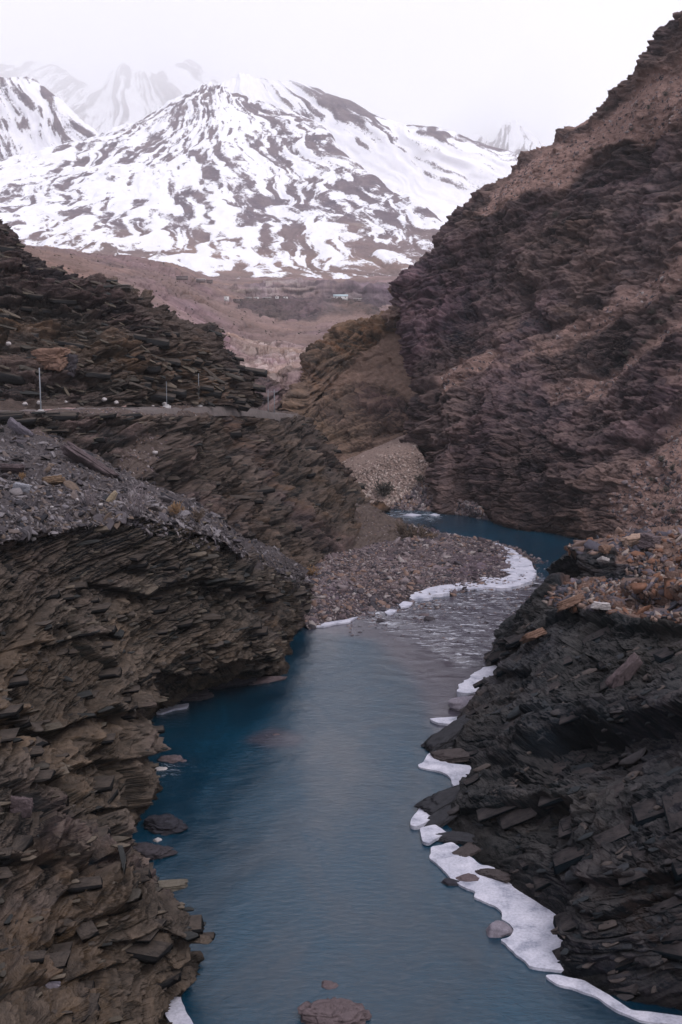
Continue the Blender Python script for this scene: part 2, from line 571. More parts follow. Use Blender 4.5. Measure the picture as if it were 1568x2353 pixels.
# ------------------------------------------------------------------ terrain sheets
def cliff(name, cols, mat, B, amps, res=2.3, base_amp=(0, 10), fade=None, talus=None, kind='structure', label=None, face_to=None, seed=1, fine=0.0, parent=None, cat=None, talus_keep=.25, lips=(), dark=None, lens=None, gul=None, crag=None):
    """cols -> broken rock surface. amps: list of (thickness, length, amplitude)"""
    S = surf(cols, res)
    N = smooth_n(normals(S, face_to), 10)
    Q = S.reshape(-1, 3)
    nc, nr = S.shape[:2]
    D = np.zeros(len(Q)); T = np.zeros(len(Q)); ws = 0
    if base_amp[0]:
        D += base_amp[0] * fbm(Q / base_amp[1], 4, seed)
    px, py = proj(S)
    if talus is not None:
        tm = talus(px, py, S).reshape(-1)
    else:
        tm = np.zeros(len(Q))
    keep = 1 - tm * (1 - talus_keep)
    for n_, (th, ln, amp) in enumerate(amps):
        q = Q + 0.12 * th * np.stack([vnoise(Q / (ln * .6), seed + 60 + a) for a in range(3)], -1) * 2
        d, r = blocks(q, B, th, ln, seed + 10 * n_)
        mod = .55 + .9 * np.clip(.5 + .9 * vnoise(Q / (ln * 1.7) + 40 + n_, seed + 130 + n_), 0, 1)
        D += amp * d * keep * mod
        wgt = (.9, 1.0, .9, .6)[n_]
        T += r * wgt; ws += wgt
    T = T / ws
    if lens:                      # long lens-shaped ledges that follow the strata
        lt, ll, la = lens
        sq = np.stack([Q @ B[0] / ll, Q @ B[1] / ll, Q @ B[2] / lt + .4 * vnoise(Q / ll, seed + 90)], -1)
        v = fbm(sq, 4, seed + 91, .6)
        D += la * np.tanh(v * 2.2) * keep
    if crag:
        D += crag[1] * (ridged(Q / crag[0] + .6 * fbm(Q / (crag[0] * 1.5), 2, seed + 150)[:, None], 4, seed + 151) - .2) * keep
    if gul:
        gs, ga, lean = gul
        gq = np.stack([(Q[:, 0] + lean * Q[:, 2]) / gs, Q[:, 1] / gs, Q[:, 2] / (3.5 * gs)], -1)
        gq[:, 0] += .5 * fbm(Q / (gs * 2), 2, seed + 140)
        D += ga * (ridged(gq, 3, seed + 141) - .1) * (1 - .6 * tm)
    fx, fy = px.reshape(-1), py.reshape(-1)
    for pts_l, h_l, d_l in lips:  # overhanging ledges with a recess beneath
        lx = np.array([p[0] for p in pts_l], float); ly = np.array([p[1] for p in pts_l], float)
        wob = 14 * fbm(Q / 6.0, 3, seed + int(lx[0]) % 50)
        t = (fy + wob - np.interp(fx, lx, ly)) / h_l
        ends = np.clip((fx - lx[0]) / 40, 0, 1) * np.clip((lx[-1] - fx) / 40, 0, 1)
        rec = np.where((t > 0) & (t < 1), (1 - t) ** .8 * np.clip(t / .06, 0, 1), 0)
        out = np.exp(-((t + .12) / .22) ** 2) * .35
        D += d_l * ends * (out - rec)
    if fine: D += fine * fbm(Q / (fine * 4), 3, seed + 77)
    if fade is not None: D *= fade(S).reshape(-1)
    Nq = N.reshape(-1, 3).copy()
    Nq[:, 2] *= .45
    Nq /= np.maximum(np.linalg.norm(Nq, axis=1, keepdims=True), 1e-6)
    Q2 = Q + Nq * D[:, None]
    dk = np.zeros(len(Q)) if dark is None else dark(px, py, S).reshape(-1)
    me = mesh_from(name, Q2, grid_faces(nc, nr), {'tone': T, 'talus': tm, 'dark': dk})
    o = link(name, me, mat, parent, kind=kind, label=label, cat=cat)
    S2 = Q2.reshape(nc, nr, 3)
    return o, S2, normals(S2, face_to), tm.reshape(nc, nr)


def back(p, dy, dz, dx=0.0):
    return (p[0] + dx, p[1] + dy, p[2] + dz)


#@@SECTION terrain
# ================================================================== valley floor under everything
m, nt, b = new_mat('valley_earth')
tcn = N_(nt, 'ShaderNodeTexCoord')
c = ramp(nt, noise_node(nt, tcn.outputs['Object'], .02, 6), [(.3, (.12, .09, .08)), (.7, (.24, .17, .15))])
nt.links.new(c, b.inputs['Base Color']); b.inputs['Roughness'].default_value = .95
M['earth'] = m
gx, gy = np.meshgrid(np.linspace(-3500, 3500, 50), np.linspace(-600, 4380, 60), indexing='ij')
gz = np.full_like(gx, -3.0)
G = np.stack([gx, gy, gz], -1)
link('ground', mesh_from('ground', G.reshape(-1, 3), grid_faces(50, 60)), M['earth'], kind='structure', label='brown valley floor lying under the river and the hillsides', cat='ground')

# ================================================================== river
def build_river():
    m, nt, b = new_mat('river_water')
    tcn = N_(nt, 'ShaderNodeTexCoord'); co = tcn.outputs['Object']
    mp = N_(nt, 'ShaderNodeMapping'); mp.inputs['Scale'].default_value = (.55, 1.0, 1); nt.links.new(co, mp.inputs[0])
    mp2 = N_(nt, 'ShaderNodeMapping'); mp2.inputs['Scale'].default_value = (.10, .045, 1); nt.links.new(co, mp2.inputs[0])
    big = noise_node(nt, mp2.outputs[0], 1.0, 5, .6, .8)
    sh = attr(nt, 'shallow')
    deep = ramp(nt, big, [(.3, (.001, .014, .028)), (.7, (.003, .040, .074))])
    c = mixc(nt, sh, deep, (.060, .050, .065))
    fo = attr(nt, 'foam')
    mpf = N_(nt, 'ShaderNodeMapping'); mpf.inputs['Scale'].default_value = (.35, 1.1, 1); nt.links.new(co, mpf.inputs[0])
    fn = noise_node(nt, mpf.outputs[0], 1.0, 7, .7, 1.2)
    fm = math_(nt, 'MULTIPLY', fo, ramp(nt, fn, [(.54, 0.0), (.66, 1.0)]))
    c = mixc(nt, math_(nt, 'MULTIPLY', fm, .8), c, (.62, .64, .70))
    nt.links.new(c, b.inputs['Base Color'])
    b.inputs['IOR'].default_value = 1.52
    b.inputs['Specular IOR Level'].default_value = .5
    nt.links.new(ramp(nt, fm, [(0, .12), (1, .7)]), b.inputs['Roughness'])
    w1 = noise_node(nt, mp.outputs[0], 1.9, 7, .68, .5)
    w2 = noise_node(nt, mp.outputs[0], .28, 3, .5, .5)
    calm = ramp(nt, big, [(.35, .6), (.65, 1.25)])
    hh = math_(nt, 'ADD', math_(nt, 'MULTIPLY', w1, calm), math_(nt, 'MULTIPLY', w2, 1.4))
    bp = N_(nt, 'ShaderNodeBump'); bp.inputs['Strength'].default_value = .75; bp.inputs['Distance'].default_value = .125
    nt.links.new(hh, bp.inputs['Height']); nt.links.new(bp.outputs[0], b.inputs['Normal'])
    M['water'] = m
    xs = np.linspace(-70, 150, 441); ys = np.linspace(40, 420, 500)
    X, Y = np.meshgrid(xs, ys, indexing='ij')
    S = np.stack([X, Y, X * 0], -1)
    px, py = proj(S)
    rapid = blur(inpoly(px, py, [(820, 1400), (1000, 1375), (1240, 1325), (1290, 1350), (1290, 1420), (1160, 1500), (1060, 1540), (960, 1480), (860, 1440)]), 8)
    shallow = blur(inpoly(px, py, [(700, 1450), (820, 1400), (1000, 1375), (1240, 1325), (1290, 1360), (1290, 1420), (1150, 1520), (1120, 1640), (1010, 1700), (950, 1560), (860, 1470)]), 14)
    shallow2 = blur(inpoly(px, py, [(560, 1700), (620, 1670), (700, 1690), (690, 1715), (600, 1715)]), 3)
    Q = S.reshape(-1, 3)
    z = .05 * fbm(Q * np.array([.5, .8, 1]), 3, 5) + (.28 * fbm(Q * np.array([.35, .8, 1]), 4, 9)) * rapid.reshape(-1)
    foam = rapid
    for (x, y, r) in ((385, 1765, 40), (930, 1182, 40), (990, 1185, 30)):
        foam = np.maximum(foam, np.exp(-((px - x) ** 2 + ((py - y) * 2.2) ** 2) / (r * r)) * 1.2)
    S[..., 2] = z.reshape(X.shape)
    me = mesh_from('river', S.reshape(-1, 3), grid_faces(*X.shape), {'shallow': np.maximum(shallow * .85, shallow2 * .7), 'foam': np.clip(foam, 0, 1)}, smooth=True)
    link('river', me, M['water'], kind='structure', label='teal river winding between the slate cliffs', cat='river')


build_river()

# ================================================================== near cliff on the left bank
BL = basis(9, 6)
lip = lambda p: [back(p, 5, -.6), back(p, 14, -5)]
LIP_LN = [([(-100, 1660), (0, 1650), (150, 1668), (375, 1600)], 55, 3.2), ([(-100, 1970), (180, 1990), (310, 1945)], 34, 1.6), ([(60, 1795), (250, 1745), (370, 1730)], 34, 1.6), ([(190, 1345), (330, 1360), (470, 1335), (640, 1360)], 60, 2.2), ([(340, 1560), (500, 1530), (660, 1505)], 50, 2.2), ([(220, 2185), (360, 2130), (490, 2180)], 45, 1.6), ([(-50, 2300), (120, 2250), (300, 2210)], 40, 1.3), ([(100, 1880), (230, 1850), (360, 1850)], 26, 1.2), ([(-50, 1500), (120, 1480), (260, 1470)], 30, 1.3)]
LN = []
top = {0: (-600, 1600, 72), 1: (-450, 1400, 82), 2: (-350, 1320, 92), 3: (-250, 1270, 102)}
LN.append([Wz(520, 3100, -2), Wz(470, 3000), P(250, 2750, 46), P(-100, 2500, 48), P(-400, 2200, 50), P(-800, 1800, 52)])
LN.append([Wz(420, 2620, -2), Wz(380, 2500), P(150, 2350, 62), P(-100, 2150, 66), P(-350, 1900, 70), P(-600, 1600, 72)])
LN.append([Wz(430, 2350, -2), Wz(405, 2330), P(240, 2170, 74), P(20, 1950, 76), P(-200, 1700, 79), P(-450, 1400, 82)])
LN.append([Wz(500, 2200, -2), Wz(455, 2235), P(450, 2120, 79), P(250, 1980, 82), P(-120, 1600, 87), P(-350, 1320, 92)])
LN.append([Wz(400, 2060, -2), Wz(360, 2050), P(300, 1960, 90), P(120, 1780, 93), P(-80, 1520, 97), P(-250, 1270, 102)])
LN.append([Wz(340, 1970, -2), Wz(310, 1960), P(270, 1860, 98), P(130, 1700, 100), P(-60, 1450, 104), P(-180, 1240, 108)])
LN.append([Wz(390, 1850, -2), Wz(350, 1850), P(290, 1760, 106), P(160, 1610, 109), P(10, 1400, 112), P(-100, 1218, 115)])
LN.append([Wz(380, 1700, -2), Wz(355, 1720), P(310, 1630, 117), P(210, 1490, 120), P(100, 1350, 123), P(30, 1195, 124)])
LN.append([Wz(400, 1590, -2), Wz(370, 1632), P(340, 1550, 127), P(280, 1430, 130), P(220, 1310, 132), P(180, 1184, 133)])
LN.append([Wz(490, 1560, -2), Wz(470, 1592), P(445, 1520, 135), P(400, 1410, 138), P(355, 1290, 139), P(320, 1166, 140)])
LN.append([Wz(590, 1530, -2), Wz(570, 1567), P(545, 1500, 141), P(510, 1400, 144), P(480, 1300, 146), P(450, 1195, 148)])
LN.append([Wz(670, 1500, -2), Wz(645, 1545), P(625, 1480, 151), P(600, 1400, 154), P(580, 1320, 156), P(552, 1258, 158)])
LN.append([Wz(690, 1440, -2), Wz(665, 1485), P(660, 1430, 168), P(655, 1380, 171), P(650, 1335, 173), P(635, 1298, 176)])
LN.append([Wz(720, 1400, -2), Wz(702, 1425), P(701, 1398, 189), P(700, 1378, 190), P(698, 1355, 191), P(692, 1332, 192)])
LN.append([Wz(722, 1360, -2), Wz(712, 1390), P(708, 1380, 202), P(704, 1370, 203), P(700, 1355, 204), P(694, 1338, 205)])
def _lean(c):
    c = list(c)
    for i, d in ((-2, 4.5), (-3, 3.0)):
        q = proj(np.array(c[i])); c[i] = P(float(q[0]), float(q[1]), c[i][1] - d)
    return c
LN = [_lean(c) if 3 < k < 13 else c for k, c in enumerate(LN)]
LN = [c + lip(c[-1]) for c in LN]
def tal_ln(px, py, S):
    e = np.interp(px, [0, 180, 320, 450, 552, 635, 692], [1200, 1184, 1166, 1195, 1258, 1298, 1332])
    return np.clip(1 - (py - e - 6 + 30 * fbm(S / 4, 4, 44)) / 22, 0, 1)
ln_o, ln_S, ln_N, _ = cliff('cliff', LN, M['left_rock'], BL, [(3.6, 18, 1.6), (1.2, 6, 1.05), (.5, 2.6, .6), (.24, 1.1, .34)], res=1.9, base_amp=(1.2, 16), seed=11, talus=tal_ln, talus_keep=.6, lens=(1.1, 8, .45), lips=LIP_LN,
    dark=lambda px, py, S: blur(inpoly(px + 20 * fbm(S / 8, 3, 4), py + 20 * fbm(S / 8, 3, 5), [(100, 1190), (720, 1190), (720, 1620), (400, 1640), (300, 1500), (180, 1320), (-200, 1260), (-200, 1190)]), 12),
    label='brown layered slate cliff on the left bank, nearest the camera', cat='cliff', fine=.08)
e1, e2, nL = BL
nc, nr = ln_S.shape[:2]
msk = np.zeros((nc, nr), bool); msk[:, int(nr * .1):int(nr * .93)] = True
pt, pn = pick(ln_S, ln_N, 900, msk)
sz = RNG.uniform(.5, 1.3, len(pt)) * np.where(RNG.random(len(pt)) < .12, 1.8, 1) * (pt[:, 1] / 100) ** .5
stones(ln_o, 'slab', M['left_slab'], pt, pn, sz, .2, SLABS, 300, .15, base=nL, bias=.93, sink=.22, stuff_name='small_slabs', spin=0.0)

# ================================================================== scree field above it
def tal_scree(px, py, S):
    return np.ones(px.shape)

SC = [
    [P(-250, 1290, 100), P(-160, 1225, 112), P(-160, 1120, 132), P(-160, 1040, 150), P(-160, 968, 186)],
    [P(-40, 1260, 112), P(30, 1205, 121), P(30, 1115, 140), P(20, 1045, 158), P(0, 968, 188)],
    [P(180, 1210, 127), P(180, 1188, 131), P(180, 1120, 145), P(160, 1060, 162), P(120, 995, 186)],
    [P(320, 1190, 135), P(320, 1165, 139), P(320, 1140, 150), P(302, 1108, 166), P(285, 1078, 190)],
    [P(450, 1220, 143), P(450, 1196, 147), P(445, 1180, 160), P(440, 1166, 174), P(430, 1150, 194)],
    [P(555, 1280, 154), P(552, 1260, 157), P(550, 1245, 168), P(547, 1233, 181), P(540, 1218, 200)],
    [P(640, 1318, 172), P(637, 1299, 175), P(637, 1287, 185), P(637, 1280, 195), P(637, 1272, 207)],
    [P(694, 1350, 188), P(692, 1334, 191), P(695, 1328, 200), P(698, 1322, 208), P(705, 1314, 220)],
]
sc_o, sc_S, sc_N, _ = cliff('scree_slope', SC, M['left_rock'], basis(-14, 20), [(.5, 2.2, .5)], res=3.0, base_amp=(1.0, 12), talus=tal_scree, seed=23, fine=.12,
    label='grey slate scree slope below the road on the left', cat='scree slope', talus_keep=1.0)
pt, pn = pick(sc_S, sc_N, 15000)
u = RNG.random(len(pt))
sz = np.where(u < .85, RNG.uniform(.25, .6, len(pt)), np.where(u < .97, RNG.uniform(.6, 1.2, len(pt)), RNG.uniform(1.2, 2.4, len(pt))))
sz *= np.clip((1300 - proj(pt)[1]) / 100, 0, 1) * .4 + .6
stones(sc_o, 'slate_stone', M['scree_stone'], pt, pn, sz, .2, SLABS + CHUNKS[:3], 300, .42, sink=-.02, stuff_name='loose_slate', spin=-.7)

nc, nr = ln_S.shape[:2]
msk = np.zeros((nc, nr), bool); msk[:, int(nr * .74):int(nr * .97)] = True
msk &= RNG.random(msk.shape) < np.clip(1.3 - proj(ln_S)[0] / 450, .12, 1)
msk &= (proj(ln_S)[1] + 22 * fbm(ln_S / 5, 3, 66) < 1205 + .12 * np.maximum(proj(ln_S)[0] - 300, 0) * 3)
pt, pn = pick(ln_S, ln_N, 2600, msk)
sz = np.where(RNG.random(len(pt)) < .85, RNG.uniform(.25, .6, len(pt)), RNG.uniform(.6, 1.4, len(pt)))
stones(ln_o, 'slate_stone', M['scree_stone'], pt, pn, sz, .2, SLABS, 60, .4, sink=.0, stuff_name='loose_slate', spin=-.4)

# ================================================================== wall below the road, middle left
BM = basis(4, 4)
def r6(p): return back(p, 7, .15)
LM = [
    [P(-160, 1060, 172), P(-160, 1000, 178), P(-160, 985, 182), P(-160, 972, 184), P(-160, 960, 187)],
    [P(60, 1060, 172), P(80, 1010, 183), P(85, 990, 187), P(90, 970, 189), P(95, 956, 192)],
    [P(200, 1110, 174), P(200, 1060, 184), P(200, 1020, 191), P(200, 980, 197), P(200, 949, 202)],
    [P(300, 1185, 174), P(303, 1100, 187), P(305, 1050, 195), P(308, 1000, 203), P(310, 944, 213)],
    [P(400, 1230, 182), P(400, 1150, 193), P(400, 1080, 205), P(400, 1010, 218), P(400, 939, 232)],
    [P(480, 1270, 186), P(480, 1190, 197), P(482, 1110, 212), P(485, 1030, 230), P(485, 937, 252)],
    [P(560, 1300, 192), P(562, 1220, 207), P(565, 1130, 227), P(565, 1040, 252), P(560, 941, 280)],
    [P(620, 1335, 200), P(622, 1250, 222), P(625, 1160, 243), P(622, 1060, 272), P(615, 950, 312)],
    [P(680, 1365, 212), P(690, 1280, 232), P(690, 1180, 252), P(680, 1080, 282), P(662, 953, 335)],
    [P(740, 1370, 222), P(750, 1290, 238), P(745, 1190, 260), P(728, 1100, 288), P(690, 960, 338)],
    [P(800, 1345, 232), P(815, 1290, 242), P(805, 1200, 264), P(785, 1140, 285), P(735, 1020, 330)],
    [P(860, 1315, 243), P(868, 1275, 251), P(858, 1215, 268), P(835, 1165, 287), P(782, 1088, 318)],
    [P(930, 1275, 260), P(925, 1252, 265), P(910, 1215, 277), P(880, 1180, 292), P(815, 1150, 310)],
    [P(1000, 1240, 275), P(985, 1232, 279), P(965, 1214, 287), P(930, 1196, 297), P(880, 1178, 310)],
    [P(1010, 1228, 284), P(985, 1222, 287), P(955, 1208, 293), P(915, 1192, 302), P(865, 1174, 316)],
]
LM = [c + [r6(c[-1]), back(c[-1], 26, -7)] for c in LM]

def tal_lm(px, py, S):
    a = inpoly(px, py, [(820, 1150), (1000, 1230), (1010, 1300), (700, 1400), (690, 1330), (740, 1290), (800, 1270), (830, 1200), (790, 1160)])
    a2 = inpoly(px, py, [(330, 990), (380, 1000), (340, 1090), (270, 1110), (265, 1050)])
    a3 = inpoly(px, py, [(-200, 1000), (60, 990), (260, 1080), (330, 1130), (330, 1170), (200, 1130), (-200, 1060)])
    a4 = py < 962
    g = blur(a | a2 | a3, 10)
    g = np.clip(g + .55 * fbm(S / 9, 4, 91) * (g > .02) * (g < .98), 0, 1)
    g = np.maximum(g, blur((py < 956) & (S[..., 2] > 24), 2) * .9)
    return g
lm_o, lm_S, lm_N, lm_T = cliff('cliff', LM, M['left_wall'], BM, [(6, 24, 3.0), (2.0, 9, 1.9), (.8, 3.5, 1.05), (.4, 1.6, .6)], res=2.1, crag=(5, 1.5), gul=(12, 3.2, .2), base_amp=(2.4, 22), talus=tal_lm, seed=37, fine=.12,
    label='dark slate cliff below the road, dropping to the gravel bar', cat='cliff',
    fade=lambda S: .25 + .75 * np.clip(blur(proj(S)[1] > 965, 6) , 0, 1))
msk = (lm_T < .3); msk[:, int(msk.shape[1] * .85):] = False
pt, pn = pick(lm_S, lm_N, 500, msk)
stones(lm_o, 'slab', M['left_slab'], pt, pn, RNG.uniform(.7, 1.7, len(pt)), .22, SLABS, 260, .2, base=BM[2], bias=.9, sink=.2, stuff_name='small_slabs', spin=0.0)
msk = (lm_T > .6)
pt, pn = pick(lm_S, lm_N, 2600, msk)
stones(lm_o, 'fallen_stone', M['bar_stone'], pt, pn, RNG.uniform(.25, .75, len(pt)), .45, CHUNKS, 60, .4, sink=.05, stuff_name='small_fallen_stones')

# ================================================================== cliff above the road
UL = [
    [P(-160, 953, 204), P(-160, 850, 215), P(-160, 700, 230), P(-160, 580, 244), P(-160, 440, 260)],
    [P(-40, 951, 203), P(-40, 850, 213), P(-40, 720, 228), P(-40, 600, 243), P(-40, 500, 256)],
    [P(20, 947, 204), P(20, 850, 213), P(20, 730, 227), P(20, 630, 240), P(20, 541, 253)],
    [P(70, 944, 206), P(70, 855, 214), P(70, 755, 227), P(70, 665, 239), P(68, 588, 252)],
    [P(130, 941, 209), P(130, 860, 216), P(130, 770, 228), P(130, 690, 238), P(129, 622, 250)],
    [P(190, 938, 213), P(190, 862, 220), P(190, 780, 230), P(190, 712, 240), P(190, 654, 250)],
    [P(250, 936, 218), P(250, 864, 225), P(250, 795, 234), P(250, 730, 242), P(250, 671, 252)],
    [P(310, 933, 225), P(310, 866, 231), P(310, 805, 239), P(310, 745, 247), P(310, 686, 256)],
    [P(380, 931, 234), P(380, 872, 240), P(380, 820, 246), P(380, 765, 253), P(380, 708, 262)],
    [P(440, 930, 244), P(440, 884, 249), P(440, 840, 255), P(440, 792, 261), P(440, 744, 270)],
    [P(500, 932, 256), P(500, 895, 260), P(500, 860, 266), P(500, 818, 272), P(500, 772, 280)],
    [P(545, 938, 268), P(545, 905, 272), P(545, 875, 276), P(544, 845, 282), P(543, 808, 290)],
    [P(566, 944, 277), P(566, 925, 280), P(566, 905, 284), P(564, 882, 290), P(562, 848, 297)],
    [P(567, 946, 290), P(567, 932, 295), P(567, 918, 300), P(566, 900, 305), P(562, 870, 310)],
]
UL = [c + [back(c[-1], 10, -2), back(c[-1], 50, -26)] for c in UL]
def tal_ul(px, py, S):
    g = blur(inpoly(px, py, [(-200, 925), (570, 928), (570, 960), (-200, 990)]), 5)
    h = blur(inpoly(px, py, [(255, 670), (440, 735), (560, 830), (540, 850), (430, 790), (300, 740)]), 8) * .55
    return np.clip(np.maximum(g * .8, h) + .35 * fbm(S / 8, 4, 5) * (g + h > .05), 0, 1)
ul_o, ul_S, ul_N, ul_T = cliff('cliff', UL, M['left_wall'], basis(-6, 5), [(5, 18, 3.2), (1.9, 7, 2.4), (.85, 3.2, 1.3), (.4, 1.5, .65)], res=2.0, crag=(6, .9), gul=(12, 1.8, .3), lips=[([(100, 880), (180, 860), (260, 865)], 50, 3.5), ([(170, 735), (280, 722)], 40, 2.8), ([(60, 765), (170, 775)], 34, 2.6), ([(-50, 700), (120, 690), (220, 705)], 30, 2.0), ([(190, 830), (300, 815)], 45, 3.0), ([(-60, 860), (90, 870)], 30, 2.2)], base_amp=(2.2, 20), talus=tal_ul, seed=51, fine=.1,
    label='jagged slate cliff rising above the road on the left', cat='cliff')
msk = (ul_T < .4); msk[:, int(msk.shape[1] * .8):] = False
pt, pn = pick(ul_S, ul_N, 700, msk)
sz = RNG.uniform(.8, 2.2, len(pt)) * np.where(RNG.random(len(pt)) < .15, 1.7, 1)
stones(ul_o, 'slab', M['left_slab'], pt, pn, sz, .2, SLABS, 300, .45, base=basis(-14, 5)[2], bias=.75, sink=.1, stuff_name='small_slabs', spin=0.0)

def joint_blocks(o, S, N, msk, B, mat, n, s0, s1, thick=.3):
    pt, pn = pick(S, N, n, msk)
    stones(o, 'block', mat, pt, pn, RNG.uniform(s0, s1, len(pt)), thick, BOXES, n, .12, base=B[2], bias=.93, sink=.30, spin=0.0)
M['left_block'] = rock_mat('left_block', (.02, .021, .020), (.072, .060, .05), (.15, .115, .09), (.15, .10, .06), (.13, .10, .08), dip=0, s=.8, rust_amt=.3, dust_amt=.5, wet=False)
M['right_block'] = rock_mat('right_block', (.003, .008, .011), (.022, .024, .027), (.065, .055, .052), (.12, .07, .045), (.09, .072, .068), dip=0, s=.8, rust_amt=.2, dust_amt=.6, wet=False)
mk = ul_T < .4; mk[:, int(mk.shape[1] * .78):] = False
joint_blocks(ul_o, ul_S, ul_N, mk, basis(-8, 5), M['left_block'], 90, 2.0, 5.0)
mk = lm_T < .3; mk[:, int(mk.shape[1] * .8):] = False
joint_blocks(lm_o, lm_S, lm_N, mk, BM, M['left_block'], 60, 1.5, 4.0)
mk = np.zeros(ln_S.shape[:2], bool); mk[:, int(mk.shape[1] * .08):int(mk.shape[1] * .7)] = True
joint_blocks(ln_o, ln_S, ln_N, mk, BL, M['left_block'], 150, .9, 2.5, .22)

# ================================================================== right mountainside
RM = [
    [P(1000, 1178, 330), P(985, 1080, 345), P(965, 1000, 356), P(945, 860, 374), P(925, 770, 388), P(917, 700, 400)],
    [Wz(1010, 1186, -1), P(1010, 1085, 330), P(995, 985, 344), P(965, 850, 364), P(935, 740, 386), P(924, 668, 404)],
    [Wz(1060, 1190, -1), P(1062, 1085, 324), P(1048, 950, 343), P(1015, 800, 368), P(975, 690, 392), P(942, 628, 410)],
    [Wz(1120, 1200, -1), P(1120, 1080, 314), P(1105, 930, 338), P(1080, 770, 366), P(1040, 640, 394), P(1012, 562, 418)],
    [Wz(1200, 1226, -1), P(1200, 1090, 300), P(1190, 920, 330), P(1165, 735, 364), P(1120, 580, 396), P(1072, 476, 422)],
    [Wz(1290, 1240, -1), P(1290, 1090, 290), P(1290, 900, 322), P(1265, 700, 357), P(1225, 530, 391), P(1190, 398, 420)],
    [Wz(1380, 1262, -1), P(1385, 1100, 278), P(1390, 900, 308), P(1375, 680, 345), P(1345, 480, 380), P(1310, 325, 412)],
    [Wz(1480, 1295, -1), P(1480, 1110, 266), P(1490, 900, 294), P(1490, 650, 330), P(1470, 410, 366), P(1440, 212, 398)],
    [Wz(1580, 1320, -1), P(1580, 1110, 254), P(1600, 850, 285), P(1600, 600, 318), P(1575, 320, 354), P(1532, 78, 386)],
    [Wz(1720, 1350, -1), P(1720, 1100, 244), P(1740, 800, 274), P(1740, 500, 310), P(1710, 230, 345), P(1640, -30, 378)],
    [Wz(1900, 1380, -1), P(1900, 1100, 235), P(1920, 760, 262), P(1920, 450, 298), P(1900, 150, 335), P(1850, -180, 368)],
]
RM = [c + [back(c[-1], 22, -2), back(c[-1], 120, -70)] for c in RM]
RM_TAL = [
    [(1568, 1000), (1640, 950), (1700, 1300), (1440, 1300), (1470, 1215), (1400, 1180), (1450, 1110), (1500, 1060)],
    [(1640, 560), (1500, 650), (1390, 720), (1290, 750), (1200, 800), (1130, 860), (1240, 815), (1330, 790), (1430, 740), (1540, 690), (1640, 640)],
    [(1640, 80), (1500, 190), (1330, 320), (1190, 400), (1080, 480), (1110, 500), (1220, 440), (1290, 440), (1420, 330), (1500, 330), (1640, 260)],
    [(1640, 700), (1560, 740), (1430, 830), (1370, 880), (1420, 870), (1530, 780), (1640, 760)],
    [(1000, 870), (1110, 800), (1150, 810), (1090, 880), (1040, 920)],
    [(1640, 820), (1520, 860), (1560, 900), (1640, 900)],
    [(1240, 880), (1400, 850), (1380, 900), (1250, 920)],
]
def tal_rm(px, py, S):
    g = np.zeros(px.shape)
    qx = px + 36 * fbm(S / 22, 5, 71, .6); qy = py + 26 * fbm(S / 22, 5, 72, .6)
    for k, poly in enumerate(RM_TAL):
        g = np.maximum(g, blur(inpoly(qx, qy, poly), 14) * (.95 if k in (0, 2) else .75))
    return np.clip(np.maximum(g, .5 * np.clip(fbm(S / 30, 4, 75) - .1, 0, 1)) * (1 + .8 * fbm(S / 6, 4, 70, .65)), 0, 1)

def gully_base(cols):
    return cols
rm_o, rm_S, rm_N, rm_T = cliff('hillside_cliff', RM, M['far_rock'], basis(24, 6), [(13, 40, 2.6), (4.5, 13, 1.7), (1.7, 5, 1.5), (.8, 2.2, 1.1)], res=2.0, crag=(13, 3.4), gul=(28, 4.6, -.8), base_amp=(5, 45), talus=tal_rm, seed=67, fine=.25,
    label='huge dark slate mountainside rising over the river on the right', cat='mountainside',
    fade=lambda S: .4 + .6 * np.clip((S[..., 2] + 2) / 18, 0, 1))
pt, pn = pick(rm_S, rm_N, 4500, rm_T > .55)
stones(rm_o, 'fallen_stone', M['bar_stone'], pt, pn, RNG.uniform(.5, 1.5, len(pt)) * np.where(RNG.random(len(pt)) < .04, 1.7, 1), .5, CHUNKS, 90, .4, sink=.15, stuff_name='small_fallen_stones')

# ------------------------------------------------------------------ ochre spur at its left
RS = [
    [P(700, 1080, 355), P(680, 1000, 375), P(668, 965, 392), P(664, 948, 402)],
    [P(760, 1110, 352), P(708, 1000, 380), P(690, 950, 396), P(684, 912, 406)],
    [P(800, 1130, 350), P(745, 1005, 382), P(722, 930, 402), P(704, 866, 420)],
    [P(845, 1145, 347), P(790, 1000, 383), P(752, 905, 408), P(714, 806, 436)],
    [P(880, 1155, 345), P(830, 990, 382), P(790, 880, 414), P(742, 785, 445)],
    [P(905, 1160, 343), P(870, 985, 381), P(825, 865, 417), P(776, 745, 456)],
    [P(940, 1165, 342), P(915, 980, 380), P(880, 850, 420), P(850, 724, 464)],
    [P(975, 1168, 342), P(955, 970, 381), P(930, 840, 420), P(900, 714, 468)],
    [P(1020, 1168, 344), P(1000, 960, 384), P(980, 830, 424), P(960, 690, 470)],
]
RS = [c + [back(c[-1], 18, -3), back(c[-1], 80, -40)] for c in RS]
def tal_rs(px, py, S):
    qx = px + 10 * fbm(S / 16, 4, 81); qy = py + 8 * fbm(S / 16, 4, 82)
    g = blur(inpoly(qx, qy, [(960, 760), (900, 760), (800, 850), (740, 910), (800, 890), (900, 890), (1000, 960), (1000, 800)]), 6) * .85
    g = np.maximum(g, blur(inpoly(qx, qy, [(680, 990), (730, 1010), (960, 1000), (900, 1040), (780, 1100), (740, 1060)]), 5) * .5)
    return np.clip(g + .25 * fbm(S / 5, 4, 80) * (g > .03), 0, 1)
